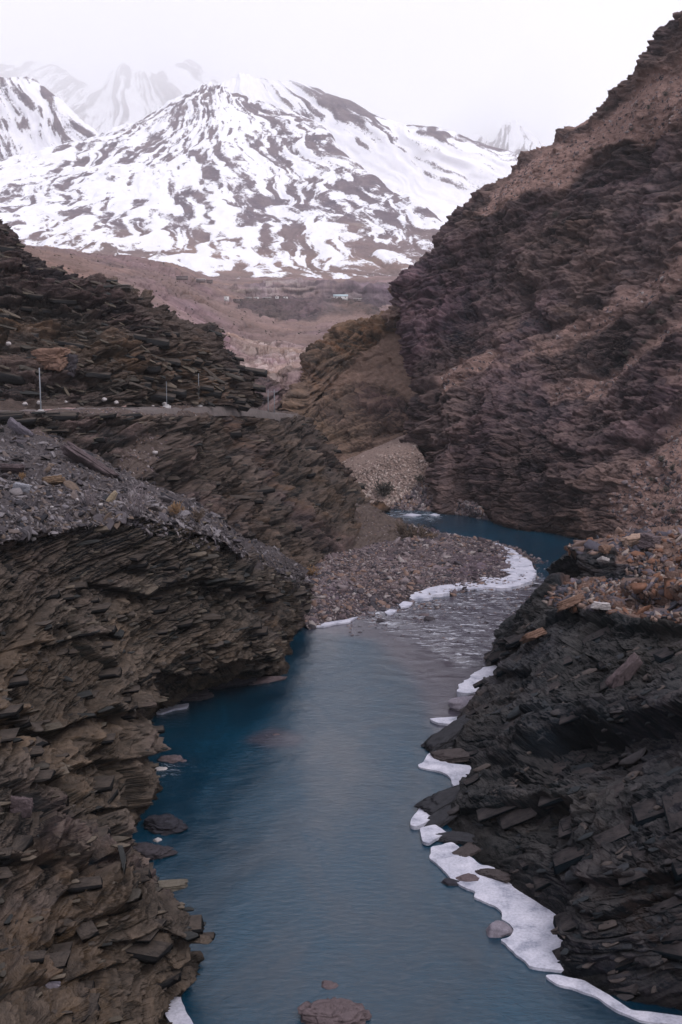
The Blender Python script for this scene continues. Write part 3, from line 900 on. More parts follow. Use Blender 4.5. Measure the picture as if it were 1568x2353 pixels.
rs_o, rs_S, rs_N, rs_T = cliff('hillside_cliff', RS, M['spur_rock'], basis(20, 6), [(7, 24, 3.4), (2.4, 9, 2.2), (.9, 4, 1.3)], res=2.0, gul=(16, 3.5, -.6), base_amp=(3, 35), talus=tal_rs, seed=83, fine=.2,
    label='lower ochre rock spur at the foot of the right mountainside', cat='rocky spur')

# ------------------------------------------------------------------ pale gravel fan
FAN = [
    [Wz(730, 1165, -1), P(735, 1150, 344), P(740, 1130, 350), P(745, 1108, 356)],
    [Wz(780, 1166, -1), P(782, 1136, 338), P(784, 1112, 343), P(784, 1088, 350)],
    [Wz(850, 1175, -1), P(846, 1135, 334), P(842, 1098, 340), P(838, 1062, 348)],
    [Wz(920, 1182, -1), P(918, 1140, 330), P(912, 1082, 338), P(905, 1030, 347)],
    [Wz(975, 1184, -1), P(970, 1142, 326), P(960, 1080, 335), P(950, 1016, 345)],
    [Wz(1020, 1188, -1), P(1012, 1152, 321), P(995, 1105, 329), P(968, 1040, 340)],
    [Wz(1075, 1193, -1), P(1062, 1165, 314), P(1040, 1130, 322), P(1000, 1085, 334)],
    [Wz(1125, 1202, -1), P(1110, 1178, 306), P(1090, 1155, 314), P(1050, 1110, 326)],
]
FAN = [c + [back(c[-1], 20, 1)] for c in FAN]
m = rock_mat('fan_gravel', (.15, .105, .09), (.24, .175, .15), (.36, .28, .25), (.28, .18, .13), (.25, .18, .155), dip=-20, s=1.2, rust_amt=.2, dust_amt=.3, talus=(.26, .19, .165))
fan_o, fan_S, fan_N, _ = cliff('gravel_fan', FAN, m, basis(20, 10), [(.8, 2.5, .5)], res=2.6, base_amp=(.8, 18), seed=91, fine=.15,
    label='pale gravel fan spilling down to the river bend', cat='gravel fan', talus=lambda px, py, S: np.where(px + (py - 1100) * .5 > 960, .3, 1.0))
pt, pn = pick(fan_S, fan_N, 6500)
pyy = proj(pt)[1]
keepm = RNG.random(len(pt)) < np.clip((pyy - 1030) / 110, .12, 1)
pt, pn = pt[keepm], pn[keepm]
sz = RNG.uniform(.5, 1.3, len(pt)) * (1 + .6 * np.clip((proj(pt)[1] - 1090) / 60, 0, 1))
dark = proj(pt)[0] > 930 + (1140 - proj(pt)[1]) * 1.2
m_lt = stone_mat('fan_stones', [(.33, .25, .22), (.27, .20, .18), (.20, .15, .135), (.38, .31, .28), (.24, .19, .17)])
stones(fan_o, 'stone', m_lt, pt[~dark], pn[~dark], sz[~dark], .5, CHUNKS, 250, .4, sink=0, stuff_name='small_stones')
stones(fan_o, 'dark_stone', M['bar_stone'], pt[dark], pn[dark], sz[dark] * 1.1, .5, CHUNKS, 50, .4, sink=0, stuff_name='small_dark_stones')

# ================================================================== gravel bar
pairs = [((660, 1400), (712, 1447)), ((660, 1370), (760, 1432)), ((670, 1335), (825, 1412)), ((690, 1300), (905, 1394)), ((720, 1285), (975, 1374)), ((765, 1275), (1100, 1356)),
         ((800, 1268), (1190, 1352)), ((830, 1260), (1240, 1322)), ((860, 1252), (1226, 1288)), ((900, 1244), (1180, 1262)), ((945, 1240), (1115, 1243)), ((955, 1228), (1045, 1232)), ((940, 1205), (990, 1222))]
mb_ = rock_mat('bar_gravel', (.07, .055, .06), (.13, .10, .105), (.22, .18, .18), (.17, .11, .09), (.14, .11, .115), dip=0, s=1.5, rust_amt=.3, dust_amt=.2, talus=(.12, .095, .10))
GB = []
for (a, b2), (c2, d2) in pairs:
    i_ = np.array(Wz(a, b2, 2.4)); o_ = np.array(Wz(c2, d2, -.05))
    mid1 = i_ * .6 + o_ * .4; mid1[2] = 1.5
    mid2 = i_ * .2 + o_ * .8; mid2[2] = .6
    ex = o_ + (o_ - i_) * .12; ex[2] = -.8
    GB.append([tuple(i_), tuple(mid1), tuple(mid2), tuple(o_), tuple(ex)])
gb_o, gb_S, gb_N, _ = cliff('gravel_bar', GB, mb_, basis(0, 0), [(.5, 2.0, .35)], res=2.4, base_amp=(.35, 14), seed=97, fine=.12,
    label='stony gravel bar in the river bend below the cliff', cat='gravel bar', face_to=(0, 230, 900), talus=lambda px, py, S: np.ones(px.shape) * .3)
pt, pn = pick(gb_S, gb_N, 13000, gb_S[..., 2] > -.25)
u = RNG.random(len(pt))
sz = np.where(u < .8, RNG.uniform(.3, .65, len(pt)), np.where(u < .975, RNG.uniform(.65, 1.2, len(pt)), RNG.uniform(1.3, 2.5, len(pt))))
stones(gb_o, 'river_stone', M['bar_stone'], pt, pn, sz, .55, CHUNKS, 300, .35, sink=.0, stuff_name='small_river_stones')

# ================================================================== near cliff on the right bank
BR = basis(27, 8)
RN = [
    (Wz(1900, 2600), P(2150, 1800, 66)),
    (Wz(1760, 2440), P(1980, 1680, 76)),
    (Wz(1600, 2335), P(1860, 1600, 86)),
    (Wz(1430, 2290), P(1760, 1540, 97)),
    (Wz(1290, 2225), P(1680, 1490, 107)),
    (Wz(1300, 2130), P(1630, 1450, 116)),
    (Wz(1165, 2030), P(1580, 1425, 124)),
    (Wz(1065, 1955), P(1520, 1408, 130)),
    (Wz(1015, 1880), P(1460, 1400, 136)),
    (Wz(1085, 1815), P(1410, 1394, 142)),
    (Wz(1100, 1775), P(1370, 1388, 147)),
    (Wz(1035, 1730), P(1330, 1384, 150)),
    (Wz(1075, 1655), P(1290, 1380, 154)),
    (Wz(1135, 1600), P(1250, 1384, 157)),
    (Wz(1140, 1555), P(1205, 1425, 160)),
    (Wz(1118, 1520), P(1165, 1462, 163)),
    (Wz(1150, 1485), P(1185, 1450, 172)),
]
prof = [(-.12, -.12), (0, 0), (.10, .20), (.32, .42), (.62, .68), (.86, .90), (1, 1)]
RNc = []
for w_, r_ in RN:
    w_ = np.array(w_); r_ = np.array(r_)
    c_ = []
    for a, bz in prof:
        p_ = w_ + (r_ - w_) * a; p_[2] = w_[2] + (r_[2] - w_[2]) * bz
        c_.append(tuple(p_))
    far = np.array(P(min(proj(r_)[0] + 30, 2300), 1338, r_[1] + 16)) if r_[1] < 158 else r_ + np.array([2, 8, -1.0])
    if r_[1] < 110: far = r_ + np.array([12, 14, 1.0])
    c_.append(tuple(far)); c_.append(tuple(far + np.array([3, 14, -4])))
    RNc.append(c_)
def tal_rn(px, py, S):
    g = blur(inpoly(px, py, [(1260, 1382), (1330, 1398), (1450, 1415), (1700, 1460), (1700, 1300), (1300, 1330)]), 5)
    return np.clip(g * .7, 0, 1)
rn_o, rn_S, rn_N, rn_T = cliff('cliff', RNc, M['right_rock'], BR, [(3.2, 16, 2.0), (1.2, 6, 1.25), (.5, 2.6, .7), (.25, 1.1, .36)], res=1.9, lens=(1.1, 8, .5), base_amp=(1.4, 15), lips=[([(1180, 1705), (1300, 1665), (1400, 1672), (1568, 1640), (1750, 1620)], 170, 4.2), ([(990, 1875), (1100, 1850), (1230, 1840), (1350, 1858)], 130, 3.2), ([(1420, 1368), (1568, 1362), (1700, 1365)], 60, 2.4), ([(1120, 1490), (1280, 1425), (1700, 1450)], 55, 1.4), ([(1300, 2240), (1420, 2180), (1600, 2250)], 80, 1.8), ([(1300, 2030), (1450, 2000), (1650, 1980)], 50, 1.5)], talus=tal_rn, seed=113, fine=.08,
    label='black slate cliff on the right bank with rubble on its top', cat='cliff', face_to=(-20, 60, 60), talus_keep=.5,
    fade=lambda S: .15 + .85 * np.clip((S[..., 2] - .2) / 5, 0, 1))
nc, nr = rn_S.shape[:2]
msk = np.zeros((nc, nr), bool); msk[:, int(nr * .12):int(nr * .72)] = True
pt, pn = pick(rn_S, rn_N, 1000, msk & (rn_T < .2))
sz = RNG.uniform(.5, 1.3, len(pt)) * np.where(RNG.random(len(pt)) < .15, 1.9, 1)
stones(rn_o, 'slab', M['right_slab'], pt, pn, sz, .2, SLABS, 300, .15, base=BR[2], bias=.92, sink=.22, stuff_name='small_slabs', spin=0.0)

joint_blocks(rn_o, rn_S, rn_N, msk & (rn_T < .2), BR, M['right_block'], 170, 1.0, 3.0, .22)

# ------------------------------------------------------------------ outcrop with rusty rubble
ON = [
    [P(1328, 1350, 166), P(1327, 1320, 169), P(1325, 1292, 171), P(1326, 1278, 173), P(1335, 1270, 178)],
    [P(1370, 1352, 163), P(1365, 1318, 166), P(1363, 1285, 169), P(1366, 1268, 172), P(1378, 1256, 180)],
    [P(1430, 1355, 160), P(1430, 1315, 164), P(1430, 1275, 168), P(1432, 1250, 173), P(1436, 1237, 182)],
    [P(1500, 1360, 156), P(1500, 1310, 161), P(1500, 1265, 166), P(1500, 1238, 172), P(1502, 1224, 184)],
    [P(1580, 1370, 150), P(1580, 1310, 157), P(1580, 1258, 163), P(1580, 1230, 171), P(1580, 1216, 186)],
    [P(1720, 1390, 144), P(1720, 1320, 150), P(1720, 1250, 160), P(1720, 1220, 170), P(1720, 1205, 188)],
]
ON = [c + [back(c[-1], 16, -3), back(c[-1], 45, -22)] for c in ON]
def tal_on(px, py, S):
    return blur((py < 1262) | ((px > 1420) & (py < 1300)), 4) * .7
on_o, on_S, on_N, on_T = cliff('rock_outcrop', ON, M['right_rock'], basis(10, 8), [(2.5, 10, 1.6), (.9, 4, .9), (.4, 1.8, .4)], res=2.1, base_amp=(.6, 10), talus=tal_on, seed=127, fine=.08,
    label='dark rock outcrop topped by rusty rubble beside the upper river', cat='outcrop', talus_keep=.5)
def rubble(o, S, N, mask, n, s0, s1, nm):
    pt, pn = pick(S, N, n, mask)
    sz = RNG.uniform(s0, s1, len(pt)) * np.where(RNG.random(len(pt)) < .08, 2.0, 1)
    stones(o, nm, M['rust_stone'], pt, pn, sz, .38, SLABS[:7] + CHUNKS, 200, .4, sink=-.05, stuff_name='small_rubble')
px_, py_ = proj(on_S)
rubble(on_o, on_S, on_N, ((py_ < 1275) | (px_ > 1440)) & (py_ > 1222), 1500, .45, 1.7, 'rubble_stone')
px_, py_ = proj(rn_S)
rubble(rn_o, rn_S, rn_N, inpoly(px_, py_, [(1245, 1385), (1265, 1360), (1330, 1335), (1590, 1325), (1590, 1440), (1450, 1412), (1330, 1404)]), 2200, .35, 1.4, 'rubble_stone')

#@@SECTION far
# ================================================================== valley behind: plains, terraces
MG = []
def mgcol(x, pts): MG.append([P(x + dx, y, Y) for (y, Y, dx) in pts])
#        near rows ........................................................ far rows
mgcol(-150, [(960, 300, 0), (800, 420, 0), (640, 560, 0), (560, 700, 0), (520, 900, 0), (515, 1300, 0), (530, 2000, 0), (560, 2500, 0)])
mgcol(60, [(960, 330, 0), (800, 450, 0), (650, 600, 0), (590, 760, 0), (572, 1000, 0), (569, 1400, 0), (572, 2000, 0), (580, 2500, 0)])
mgcol(250, [(975, 360, 0), (860, 480, 0), (740, 640, 0), (650, 820, 0), (605, 1080, 0), (590, 1500, 0), (592, 2000, 0), (596, 2500, 0)])
mgcol(400, [(985, 390, 0), (900, 500, 0), (800, 660, 0), (700, 880, 0), (640, 1200, 0), (615, 1600, 0), (612, 2050, 0), (610, 2500, 0)])
mgcol(500, [(990, 400, 0), (930, 500, 0), (850, 650, 0), (750, 880, 0), (690, 1250, 0), (656, 1700, 0), (650, 2100, 0), (640, 2500, 0)])
mgcol(600, [(1000, 420, 0), (950, 500, 0), (880, 640, 0), (780, 900, 0), (725, 1300, 0), (688, 1800, 0), (652, 2000, 0), (640, 2500, 0)])
mgcol(680, [(1010, 430, 0), (955, 500, 0), (890, 630, 0), (795, 900, 0), (735, 1300, 0), (692, 1850, 0), (650, 2000, 0), (638, 2500, 0)])
mgcol(780, [(1010, 440, 0), (950, 520, 0), (880, 650, 0), (790, 920, 0), (735, 1320, 0), (696, 1900, 0), (648, 2050, 0), (638, 2500, 0)])
mgcol(900, [(1010, 460, 0), (940, 540, 0), (860, 680, 0), (780, 940, 0), (730, 1350, 0), (698, 1950, 0), (646, 2080, 0), (636, 2500, 0)])
mgcol(1100, [(1010, 480, 0), (930, 560, 0), (850, 700, 0), (770, 980, 0), (725, 1400, 0), (698, 2000, 0), (646, 2120, 0), (634, 2500, 0)])
def tal_mg(px, py, S):
    return np.clip(.35 + .5 * fbm(S / 60, 4, 17), 0, 1)
mg_o, mg_S, mg_N, _ = cliff('valley_plain', MG, M['plain'], basis(2, 0), [(14, 70, 7), (5, 26, 3)], res=2.6, base_amp=(5, 90), talus=tal_mg, seed=131, fine=.8,
    label='pinkish brown slopes and terraces behind the gorge', cat='plain', fade=lambda S: np.clip((S[..., 1] - 300) / 900, .15, 1))

msc = (mg_S[..., 1] > 450) & (mg_S[..., 1] < 1700)
pt, pn = pick(mg_S, mg_N, 2600, msc)
dd = pt[:, 1] / 1000
stones(mg_o, 'scrub', M['dark_scrub'], pt, pn, RNG.uniform(.9, 2.6, len(pt)) * dd, .5, CHUNKS, 0, .2, sink=-.1, stuff_name='scattered_scrub')

# dark low hill with houses on its edge
DH = [
    [P(430, 742, 1190), P(440, 728, 1230), P(450, 718, 1280)],
    [P(500, 738, 1190), P(500, 720, 1240), P(500, 706, 1290)],
    [P(560, 745, 1190), P(560, 720, 1250), P(560, 695, 1310)],
    [P(640, 752, 1190), P(640, 722, 1260), P(640, 689, 1330)],
    [P(720, 750, 1200), P(720, 720, 1270), P(720, 686, 1340)],
    [P(790, 752, 1200), P(790, 722, 1280), P(790, 688, 1350)],
    [P(850, 756, 1210), P(850, 728, 1280), P(850, 702, 1350)],
    [P(900, 765, 1210), P(895, 745, 1280), P(890, 725, 1340)],
]
DH = [[back(c[0], -20, -26)] + c + [back(c[-1], 60, -1), back(c[-1], 160, -14)] for c in DH]
def tal_dh(px, py, S):
    return np.clip(blur(inpoly(px + 12 * fbm(S / 30, 3, 7), py + 5 * fbm(S / 30, 3, 8), [(400, 800), (400, 722), (530, 726), (560, 730), (640, 742), (700, 738), (760, 722), (850, 728), (920, 740), (920, 800)]), 3), 0, 1)
M['dark_hill'] = rock_mat('dark_hill_rock', (.03, .026, .03), (.085, .065, .062), (.17, .12, .11), (.15, .10, .09), (.16, .115, .105), dip=-15, s=5, rust_amt=.2, dust_amt=.4, wet=False, talus=(.25, .17, .15))
dh_o, dh_S, dh_N, _ = cliff('low_hill', DH, M['dark_hill'], basis(12, 0), [(9, 40, 4), (3, 14, 2.5)], res=2.2, gul=(30, 7, .3), base_amp=(5, 60), seed=137, talus=tal_dh, fine=.8,
    label='low dark hill in the valley with pale houses along its edge', cat='hill', fade=lambda S: np.ones(S.shape[:2]) * .7)

# fluted terrace cliff under the snow
M['terrace'] = rock_mat('terrace_earth', (.10, .075, .08), (.19, .14, .14), (.30, .25, .22), (.38, .32, .20), (.24, .18, .165), dip=-86, s=14, rust_amt=.7, dust_amt=.2, wet=False, talus=(.24, .17, .16))
TC = []
for x in range(470, 1021, 50):
    dy = 4 * math.sin(x / 60.0) + (8 if x < 520 else 0)
    TC.append([P(x, 712, 1770), P(x, 697, 1790), P(x, 676 + dy * .5, 1812), P(x, 656 + dy, 1834), back(P(x, 654 + dy, 1845), 40, 0), back(P(x, 654 + dy, 1845), 200, -22)])
tc_o, _, _, _ = cliff('terrace_cliff', TC, M['terrace'], basis(3, 0), [(8, 60, 3)], res=2.2, gul=(22, 9, 0), base_amp=(8, 120), seed=157, fine=.8,
    label='fluted pale earth terrace cliff under the snowy slope', cat='terrace cliff')

# dark knob beside the road's end
DK = [
    [P(540, 1000, 370), P(548, 920, 395), P(550, 868, 420)],
    [P(580, 1000, 370), P(580, 920, 397), P(578, 863, 422)],
    [P(620, 1000, 372), P(618, 925, 400), P(615, 865, 425)],
    [P(650, 1000, 375), P(645, 935, 400), P(640, 878, 425)],
    [P(680, 1010, 378), P(668, 955, 400), P(660, 902, 425)],
    [P(710, 1020, 382), P(695, 970, 400), P(684, 925, 425)],
    [P(730, 1030, 385), P(720, 990, 402), P(705, 945, 425)],
]
DK = [c + [back(c[-1], 12, -2), back(c[-1], 40, -20)] for c in DK]
dk_o, _, _, _ = cliff('rock_knob', DK, M['far_rock'], basis(25, 0), [(6, 22, 4), (2, 8, 2)], res=2.2, base_amp=(3, 20), seed=139, fine=.2,
    label='dark purple rock knob closing the end of the road', cat='rock knob')

# pale bank with fluted cliff, between the plain and the gorge
PB = [
    [P(500, 900, 440), P(520, 850, 500), P(530, 800, 580), P(520, 765, 680)],
    [P(570, 930, 440), P(570, 860, 500), P(572, 812, 590), P(562, 780, 700)],
    [P(640, 950, 440), P(640, 872, 480), P(638, 840, 520), P(620, 786, 720)],
    [P(690, 960, 440), P(688, 882, 470), P(680, 842, 500), P(670, 792, 720)],
    [P(740, 960, 450), P(735, 880, 480), P(730, 842, 510), P(715, 800, 720)],
    [P(800, 960, 470), P(795, 880, 500), P(790, 842, 530), P(780, 805, 730)],
]
PB = [c + [back(c[-1], 30, -2), back(c[-1], 90, -9)] for c in PB]
M['pale_bank'] = rock_mat('pale_earth_bank', (.20, .14, .12), (.30, .21, .18), (.46, .37, .32), (.30, .20, .14), (.36, .27, .23), dip=-75, s=4, rust_amt=.25, dust_amt=.3, wet=False, talus=(.32, .23, .20))
pb_o, pb_S, pb_N, _ = cliff('earth_bank', PB, M['pale_bank'], basis(75, 0), [(3, 9, 2.0)], res=2.4, base_amp=(4, 40), seed=149, fine=.3,
    label='pale eroded earth bank behind the gap of the gorge', cat='earth bank')

# ================================================================== snow mountains
def snow_mat():
    m, nt, b = new_mat('snowy_rock')
    tcn = N_(nt, 'ShaderNodeTexCoord'); co = tcn.outputs['Object']
    n1 = noise_node(nt, co, .02, 6, .65)
    n2 = noise_node(nt, co, .12, 7, .8)
    mp = N_(nt, 'ShaderNodeMapping'); mp.inputs['Scale'].default_value = (.004, .004, .03); nt.links.new(co, mp.inputs[0])
    n3 = noise_node(nt, mp.outputs[0], 1.0, 5, .6)
    rock = ramp(nt, n1, [(.3, (.085, .068, .092)), (.5, (.145, .112, .13)), (.72, (.21, .165, .17))])
    low = attr(nt, 'low')
    rock = mixc(nt, low, rock, ramp(nt, n3, [(.35, (.15, .105, .10)), (.6, (.25, .17, .15)), (.75, (.38, .31, .22))]))
    rock = mixc(nt, .7, rock, ramp(nt, n2, [(.3, .6), (.7, 1.35)]), 'MULTIPLY')
    sn = attr(nt, 'snow')
    f = math_(nt, 'ADD', sn, math_(nt, 'MULTIPLY', math_(nt, 'SUBTRACT', n2, .5), 1.3))
    f = ramp(nt, f, [(.42, 0.0), (.60, 1.0)])
    c = mixc(nt, f, rock, ramp(nt, n1, [(.3, (.80, .80, .86)), (.7, (.88, .88, .91))]))
    nt.links.new(c, b.inputs['Base Color']); b.inputs['Roughness'].default_value = .9
    b.inputs['Specular IOR Level'].default_value = .1
    bp = N_(nt, 'ShaderNodeBump'); bp.inputs['Strength'].default_value = .6; bp.inputs['Distance'].default_value = 6
    nt.links.new(n2, bp.inputs['Height']); nt.links.new(bp.outputs[0], b.inputs['Normal'])
    return m
M['snow'] = snow_mat()


def mountain(name, cols, summit, label, seed, nrib=16, amp=22, bias=0.0, res=2.3, low=None, warp=.8, rock=None, twist=0.0):
    """ribs radiate from the summit; snow lies in the hollows between them"""
    S = surf(cols, res)
    N = smooth_n(normals(S), 10)
    Q = S.reshape(-1, 3)
    sc = np.linalg.norm(Q - np.array(summit), axis=1)
    th = np.arctan2(Q[:, 0] - summit[0], -(Q[:, 2] - summit[2] - 60))
    L = S[:, 0, 1].mean() / 4000.0
    wv = fbm(Q / (420 * L), 4, seed) * warp
    q = np.stack([th * nrib / 3.14 + wv * 2.2 + twist * sc / 1000, sc / (620 * L) + wv, Q[:, 1] / (2500 * L)], -1)
    rib = fbm(q, 4, seed + 5, .55)
    hol = fbm(Q / (260 * L), 4, seed + 9)
    q2 = np.stack([th * nrib * 2.8 / 3.14 + wv * 3 + twist * sc / 1000, sc / (330 * L) + wv * 2, Q[:, 1] / (2500 * L)], -1)
    rib2 = fbm(q2, 3, seed + 25, .55)
    q3 = np.stack([th * nrib * 6.5 / 3.14 + wv * 5 + twist * sc / 1000, sc / (150 * L) + wv * 3, Q[:, 1] / (2500 * L)], -1)
    rib3 = fbm(q3, 3, seed + 35, .6)
    D = amp * L * (rib * 1.1 + hol * .6 + rib2 * .45) + amp * .25 * L * fbm(Q / (60 * L), 4, seed + 3)
    pxx, pyy = proj(S)
    sn = .52 - .20 * rib - .46 * rib2 - .58 * rib3 - .12 * hol + .22 * fbm(Q / (45 * L), 3, seed + 12) + bias
    sn = sn.reshape(S.shape[:2])
    if rock is not None: sn = sn + rock(pxx, pyy, S)
    lo = low(pxx, pyy, S) if low is not None else np.zeros(S.shape[:2])
    Q2 = Q + N.reshape(-1, 3) * D[:, None]
    me = mesh_from(name, Q2, grid_faces(*S.shape[:2]), {'snow': sn, 'low': lo}, smooth=True)
    return link(name, me, M['snow'], kind='structure', label=label, cat='mountain')


# main massif
def col(*p): return [P(*q) for q in p]
MA = [
    col((-200, 640, 2450), (-200, 560, 2700), (-200, 480, 3000), (-200, 420, 3300), (-200, 390, 3700)),
    col((0, 620, 2450), (0, 560, 2700), (0, 490, 3000), (0, 430, 3350), (0, 376, 3800)),
    col((120, 620, 2450), (120, 560, 2700), (120, 480, 3050), (120, 410, 3450), (117, 342, 3950)),
    col((229, 620, 2450), (229, 560, 2700), (229, 470, 3100), (229, 385, 3500), (229, 308, 4050)),
    col((352, 640, 2450), (352, 570, 2700), (352, 460, 3100), (352, 360, 3550), (352, 266, 4150)),
    col((430, 650, 2450), (430, 580, 2700), (430, 460, 3100), (430, 335, 3600), (430, 216, 4200)),
    col((500, 655, 2450), (500, 590, 2700), (500, 460, 3100), (500, 325, 3600), (500, 190, 4250)),
    col((560, 660, 2450), (560, 600, 2700), (560, 470, 3100), (560, 340, 3600), (555, 220, 4200)),
    col((640, 660, 2450), (640, 610, 2700), (640, 490, 3100), (640, 370, 3600), (630, 246, 4100)),
    col((740, 660, 2450), (740, 620, 2700), (740, 520, 3000), (740, 410, 3400), (735, 288, 3900)),
    col((840, 660, 2450), (840, 628, 2700), (835, 560, 2900), (825, 470, 3200), (815, 370, 3600)),
    col((960, 660, 2450), (960, 632, 2700), (955, 590, 2850), (950, 530, 3050), (945, 458, 3300)),
    col((1050, 660, 2450), (1050, 635, 2700), (1045, 605, 2800), (1042, 570, 2950), (1038, 524, 3100)),
    col((1150, 665, 2450), (1150, 645, 2700), (1150, 625, 2800), (1150, 600, 2900), (1150, 570, 3000)),
]
MA = [c + [back(c[-1], 40, -10), back(c[-1], 120, -260)] for c in MA]
def low_ma(px, py, S):
    return np.clip((py - 500) / 110 + .3 * fbm(S / 120, 3, 3), 0, 1)
def rock_ma(px, py, S):
    base = -.36 * np.clip((py - 600) / 60, 0, 1) - .12 * np.clip((py - 480) / 80, 0, 1)
    base = base + .55 * fbm(np.stack([S[..., 0] / 160, S[..., 1] / 400, S[..., 2] / 12], -1), 4, 21) * np.clip((py - 540) / 60, 0, 1)
    base = base - .30 * np.exp(-(((px - 420) / 90) ** 2 + ((py - 240 + (px - 430) * .55) / 26) ** 2))
    base = base - .16 * np.exp(-(((px - 800) / 200) ** 2 + ((py - 490) / 60) ** 2))
    return base
mountain('snow_mountain', MA, P(500, 170, 4300), 'broad snow streaked mountain filling the head of the valley', 201, nrib=17, amp=24, bias=.08, twist=.8, low=low_ma, rock=rock_ma, res=2.0)

MB = [
    col((380, 560, 4700), (400, 400, 5100), (430, 260, 5500)),
    col((470, 560, 4700), (480, 380, 5100), (480, 205, 5550)),
    col((560, 560, 4700), (560, 370, 5150), (560, 166, 5600)),
    col((615, 560, 4700), (615, 375, 5150), (615, 184, 5600)),
    col((700, 560, 4700), (700, 380, 5150), (700, 192, 5550)),
    col((762, 560, 4650), (762, 400, 5050), (762, 222, 5500)),
    col((850, 570, 4600), (850, 425, 5000), (850, 266, 5400)),
    col((931, 580, 4600), (931, 445, 4950), (931, 291, 5350)),
    col((1000, 590, 4600), (1000, 455, 4950), (1000, 302, 5300)),
    col((1107, 600, 4600), (1107, 480, 4950), (1107, 338, 5300)),
    col((1192, 610, 4600), (1192, 500, 4900), (1192, 364, 5250)),
    col((1300, 620, 4600), (1300, 530, 4900), (1300, 420, 5200)),
]
MB = [c + [back(c[-1], 150, -10), back(c[-1], 800, -250)] for c in MB]
def rock_mb(px, py, S):
    return .30 * np.exp(-(((px - 620) / 110) ** 2 + ((py - 180) / 30) ** 2)) - .20 * np.exp(-(((px - 780) / 120) ** 2 + ((py - 235 - (px - 780) * .3) / 20) ** 2)) + .12 * np.clip((px - 950) / 100, 0, 1)
mountain('snow_mountain', MB, P(560, 120, 5600), 'rounded snow dome behind the main mountain, meeting the cloud', 223, nrib=13, amp=17, bias=.22, rock=rock_mb)

MS = [
    col((-200, 480, 4090), (-200, 350, 4170), (-200, 190, 4260)),
    col((-60, 480, 4090), (-60, 340, 4170), (-60, 182, 4260)),
    col((0, 470, 4090), (0, 330, 4170), (0, 181, 4260)),
    col((65, 460, 4090), (65, 330, 4170), (65, 178, 4260)),
    col((110, 450, 4090), (108, 340, 4170), (105, 205, 4260)),
    col((165, 440, 4090), (163, 350, 4170), (160, 250, 4260)),
    col((232, 430, 4090), (230, 372, 4170), (229, 303, 4260)),
    col((290, 430, 4090), (285, 395, 4170), (280, 355, 4170)),
]
MS = [c + [back(c[-1], 40, -8), back(c[-1], 110, -180)] for c in MS]
mountain('snow_mountain', MS, P(-160, 20, 4200), 'steep striped snow shoulder at the left edge', 239, nrib=16, amp=16, bias=.03)

MP = [
    col((1020, 430, 7300), (1020, 380, 7600), (1020, 330, 7900)),
    col((1090, 430, 7300), (1090, 380, 7600), (1090, 318, 7900)),
    col((1130, 430, 7300), (1130, 380, 7600), (1130, 318, 7900)),
    col((1155, 430, 7300), (1155, 370, 7600), (1155, 292, 7900)),
    col((1180, 430, 7300), (1180, 370, 7600), (1180, 286, 7900)),
    col((1215, 430, 7300), (1215, 370, 7600), (1215, 304, 7900)),
    col((1260, 430, 7300), (1260, 390, 7600), (1258, 338, 7900)),
    col((1320, 440, 7300), (1320, 410, 7600), (1320, 370, 7900)),
]
MP = [c + [back(c[-1], 100, -10), back(c[-1], 800, -500)] for c in MP]
mountain('snow_mountain', MP, P(1180, 240, 7900), 'small pale peak in the cloud behind the right slope', 251, nrib=9, amp=18, bias=.05)

MC = [
    col((-200, 480, 7200), (-200, 320, 7600), (-200, 160, 8100)),
    col((-50, 480, 7200), (-50, 320, 7600), (-50, 152, 8100)),
    col((60, 480, 7200), (60, 320, 7600), (60, 148, 8100)),
    col((140, 480, 7200), (140, 330, 7600), (140, 160, 8100)),
    col((220, 480, 7200), (220, 340, 7600), (220, 205, 8100)),
    col((290, 480, 7200), (290, 320, 7600), (290, 148, 8100)),
    col((345, 480, 7200), (345, 330, 7600), (345, 188, 8100)),
    col((400, 480, 7200), (400, 320, 7600), (400, 148, 8100)),
    col((440, 480, 7200), (440, 320, 7600), (440, 134, 8100)),
    col((480, 480, 7200), (480, 330, 7600), (480, 158, 8100)),
    col((540, 480, 7200), (540, 350, 7600), (540, 210, 8100)),
    col((640, 480, 7200), (640, 380, 7600), (640, 260, 8100)),
]
MC = [c + [back(c[-1], 100, -10), back(c[-1], 800, -600)] for c in MC]
mountain('snow_mountain', MC, P(300, 60, 8100), 'faint white peaks almost lost in the cloud on the left', 263, nrib=11, amp=26, bias=.10)

# ================================================================== air
def box_obj(name, lo, hi, mat, kind, label, cat):
    V = np.array([(x, y, z) for x in (lo[0], hi[0]) for y in (lo[1], hi[1]) for z in (lo[2], hi[2])])
    F = np.array([(0, 1, 3, 2), (4, 6, 7, 5), (0, 4, 5, 1), (2, 3, 7, 6), (0, 2, 6, 4), (1, 5, 7, 3)])
    return link(name, mesh_from(name, V, F), mat, kind=kind, label=label, cat=cat)

def vol_mat(name, col, dens):
    m = bpy.data.materials.new(name); m.use_nodes = True
    nt = m.node_tree; nt.nodes.clear()
    out = nt.nodes.new('ShaderNodeOutputMaterial')
    v = nt.nodes.new('ShaderNodeVolumePrincipled')
    v.inputs['Color'].default_value = (*col, 1); v.inputs['Density'].default_value = dens
    v.inputs['Anisotropy'].default_value = .2
    nt.links.new(v.outputs[0], out.inputs['Volume'])
    return m
box_obj('haze', (-4500, -900, -4.5), (4500, 4450, 1320), vol_mat('thin_haze', (.98, .98, 1), 6.0e-5), 'stuff', 'thin pale haze filling the valley air', 'haze')
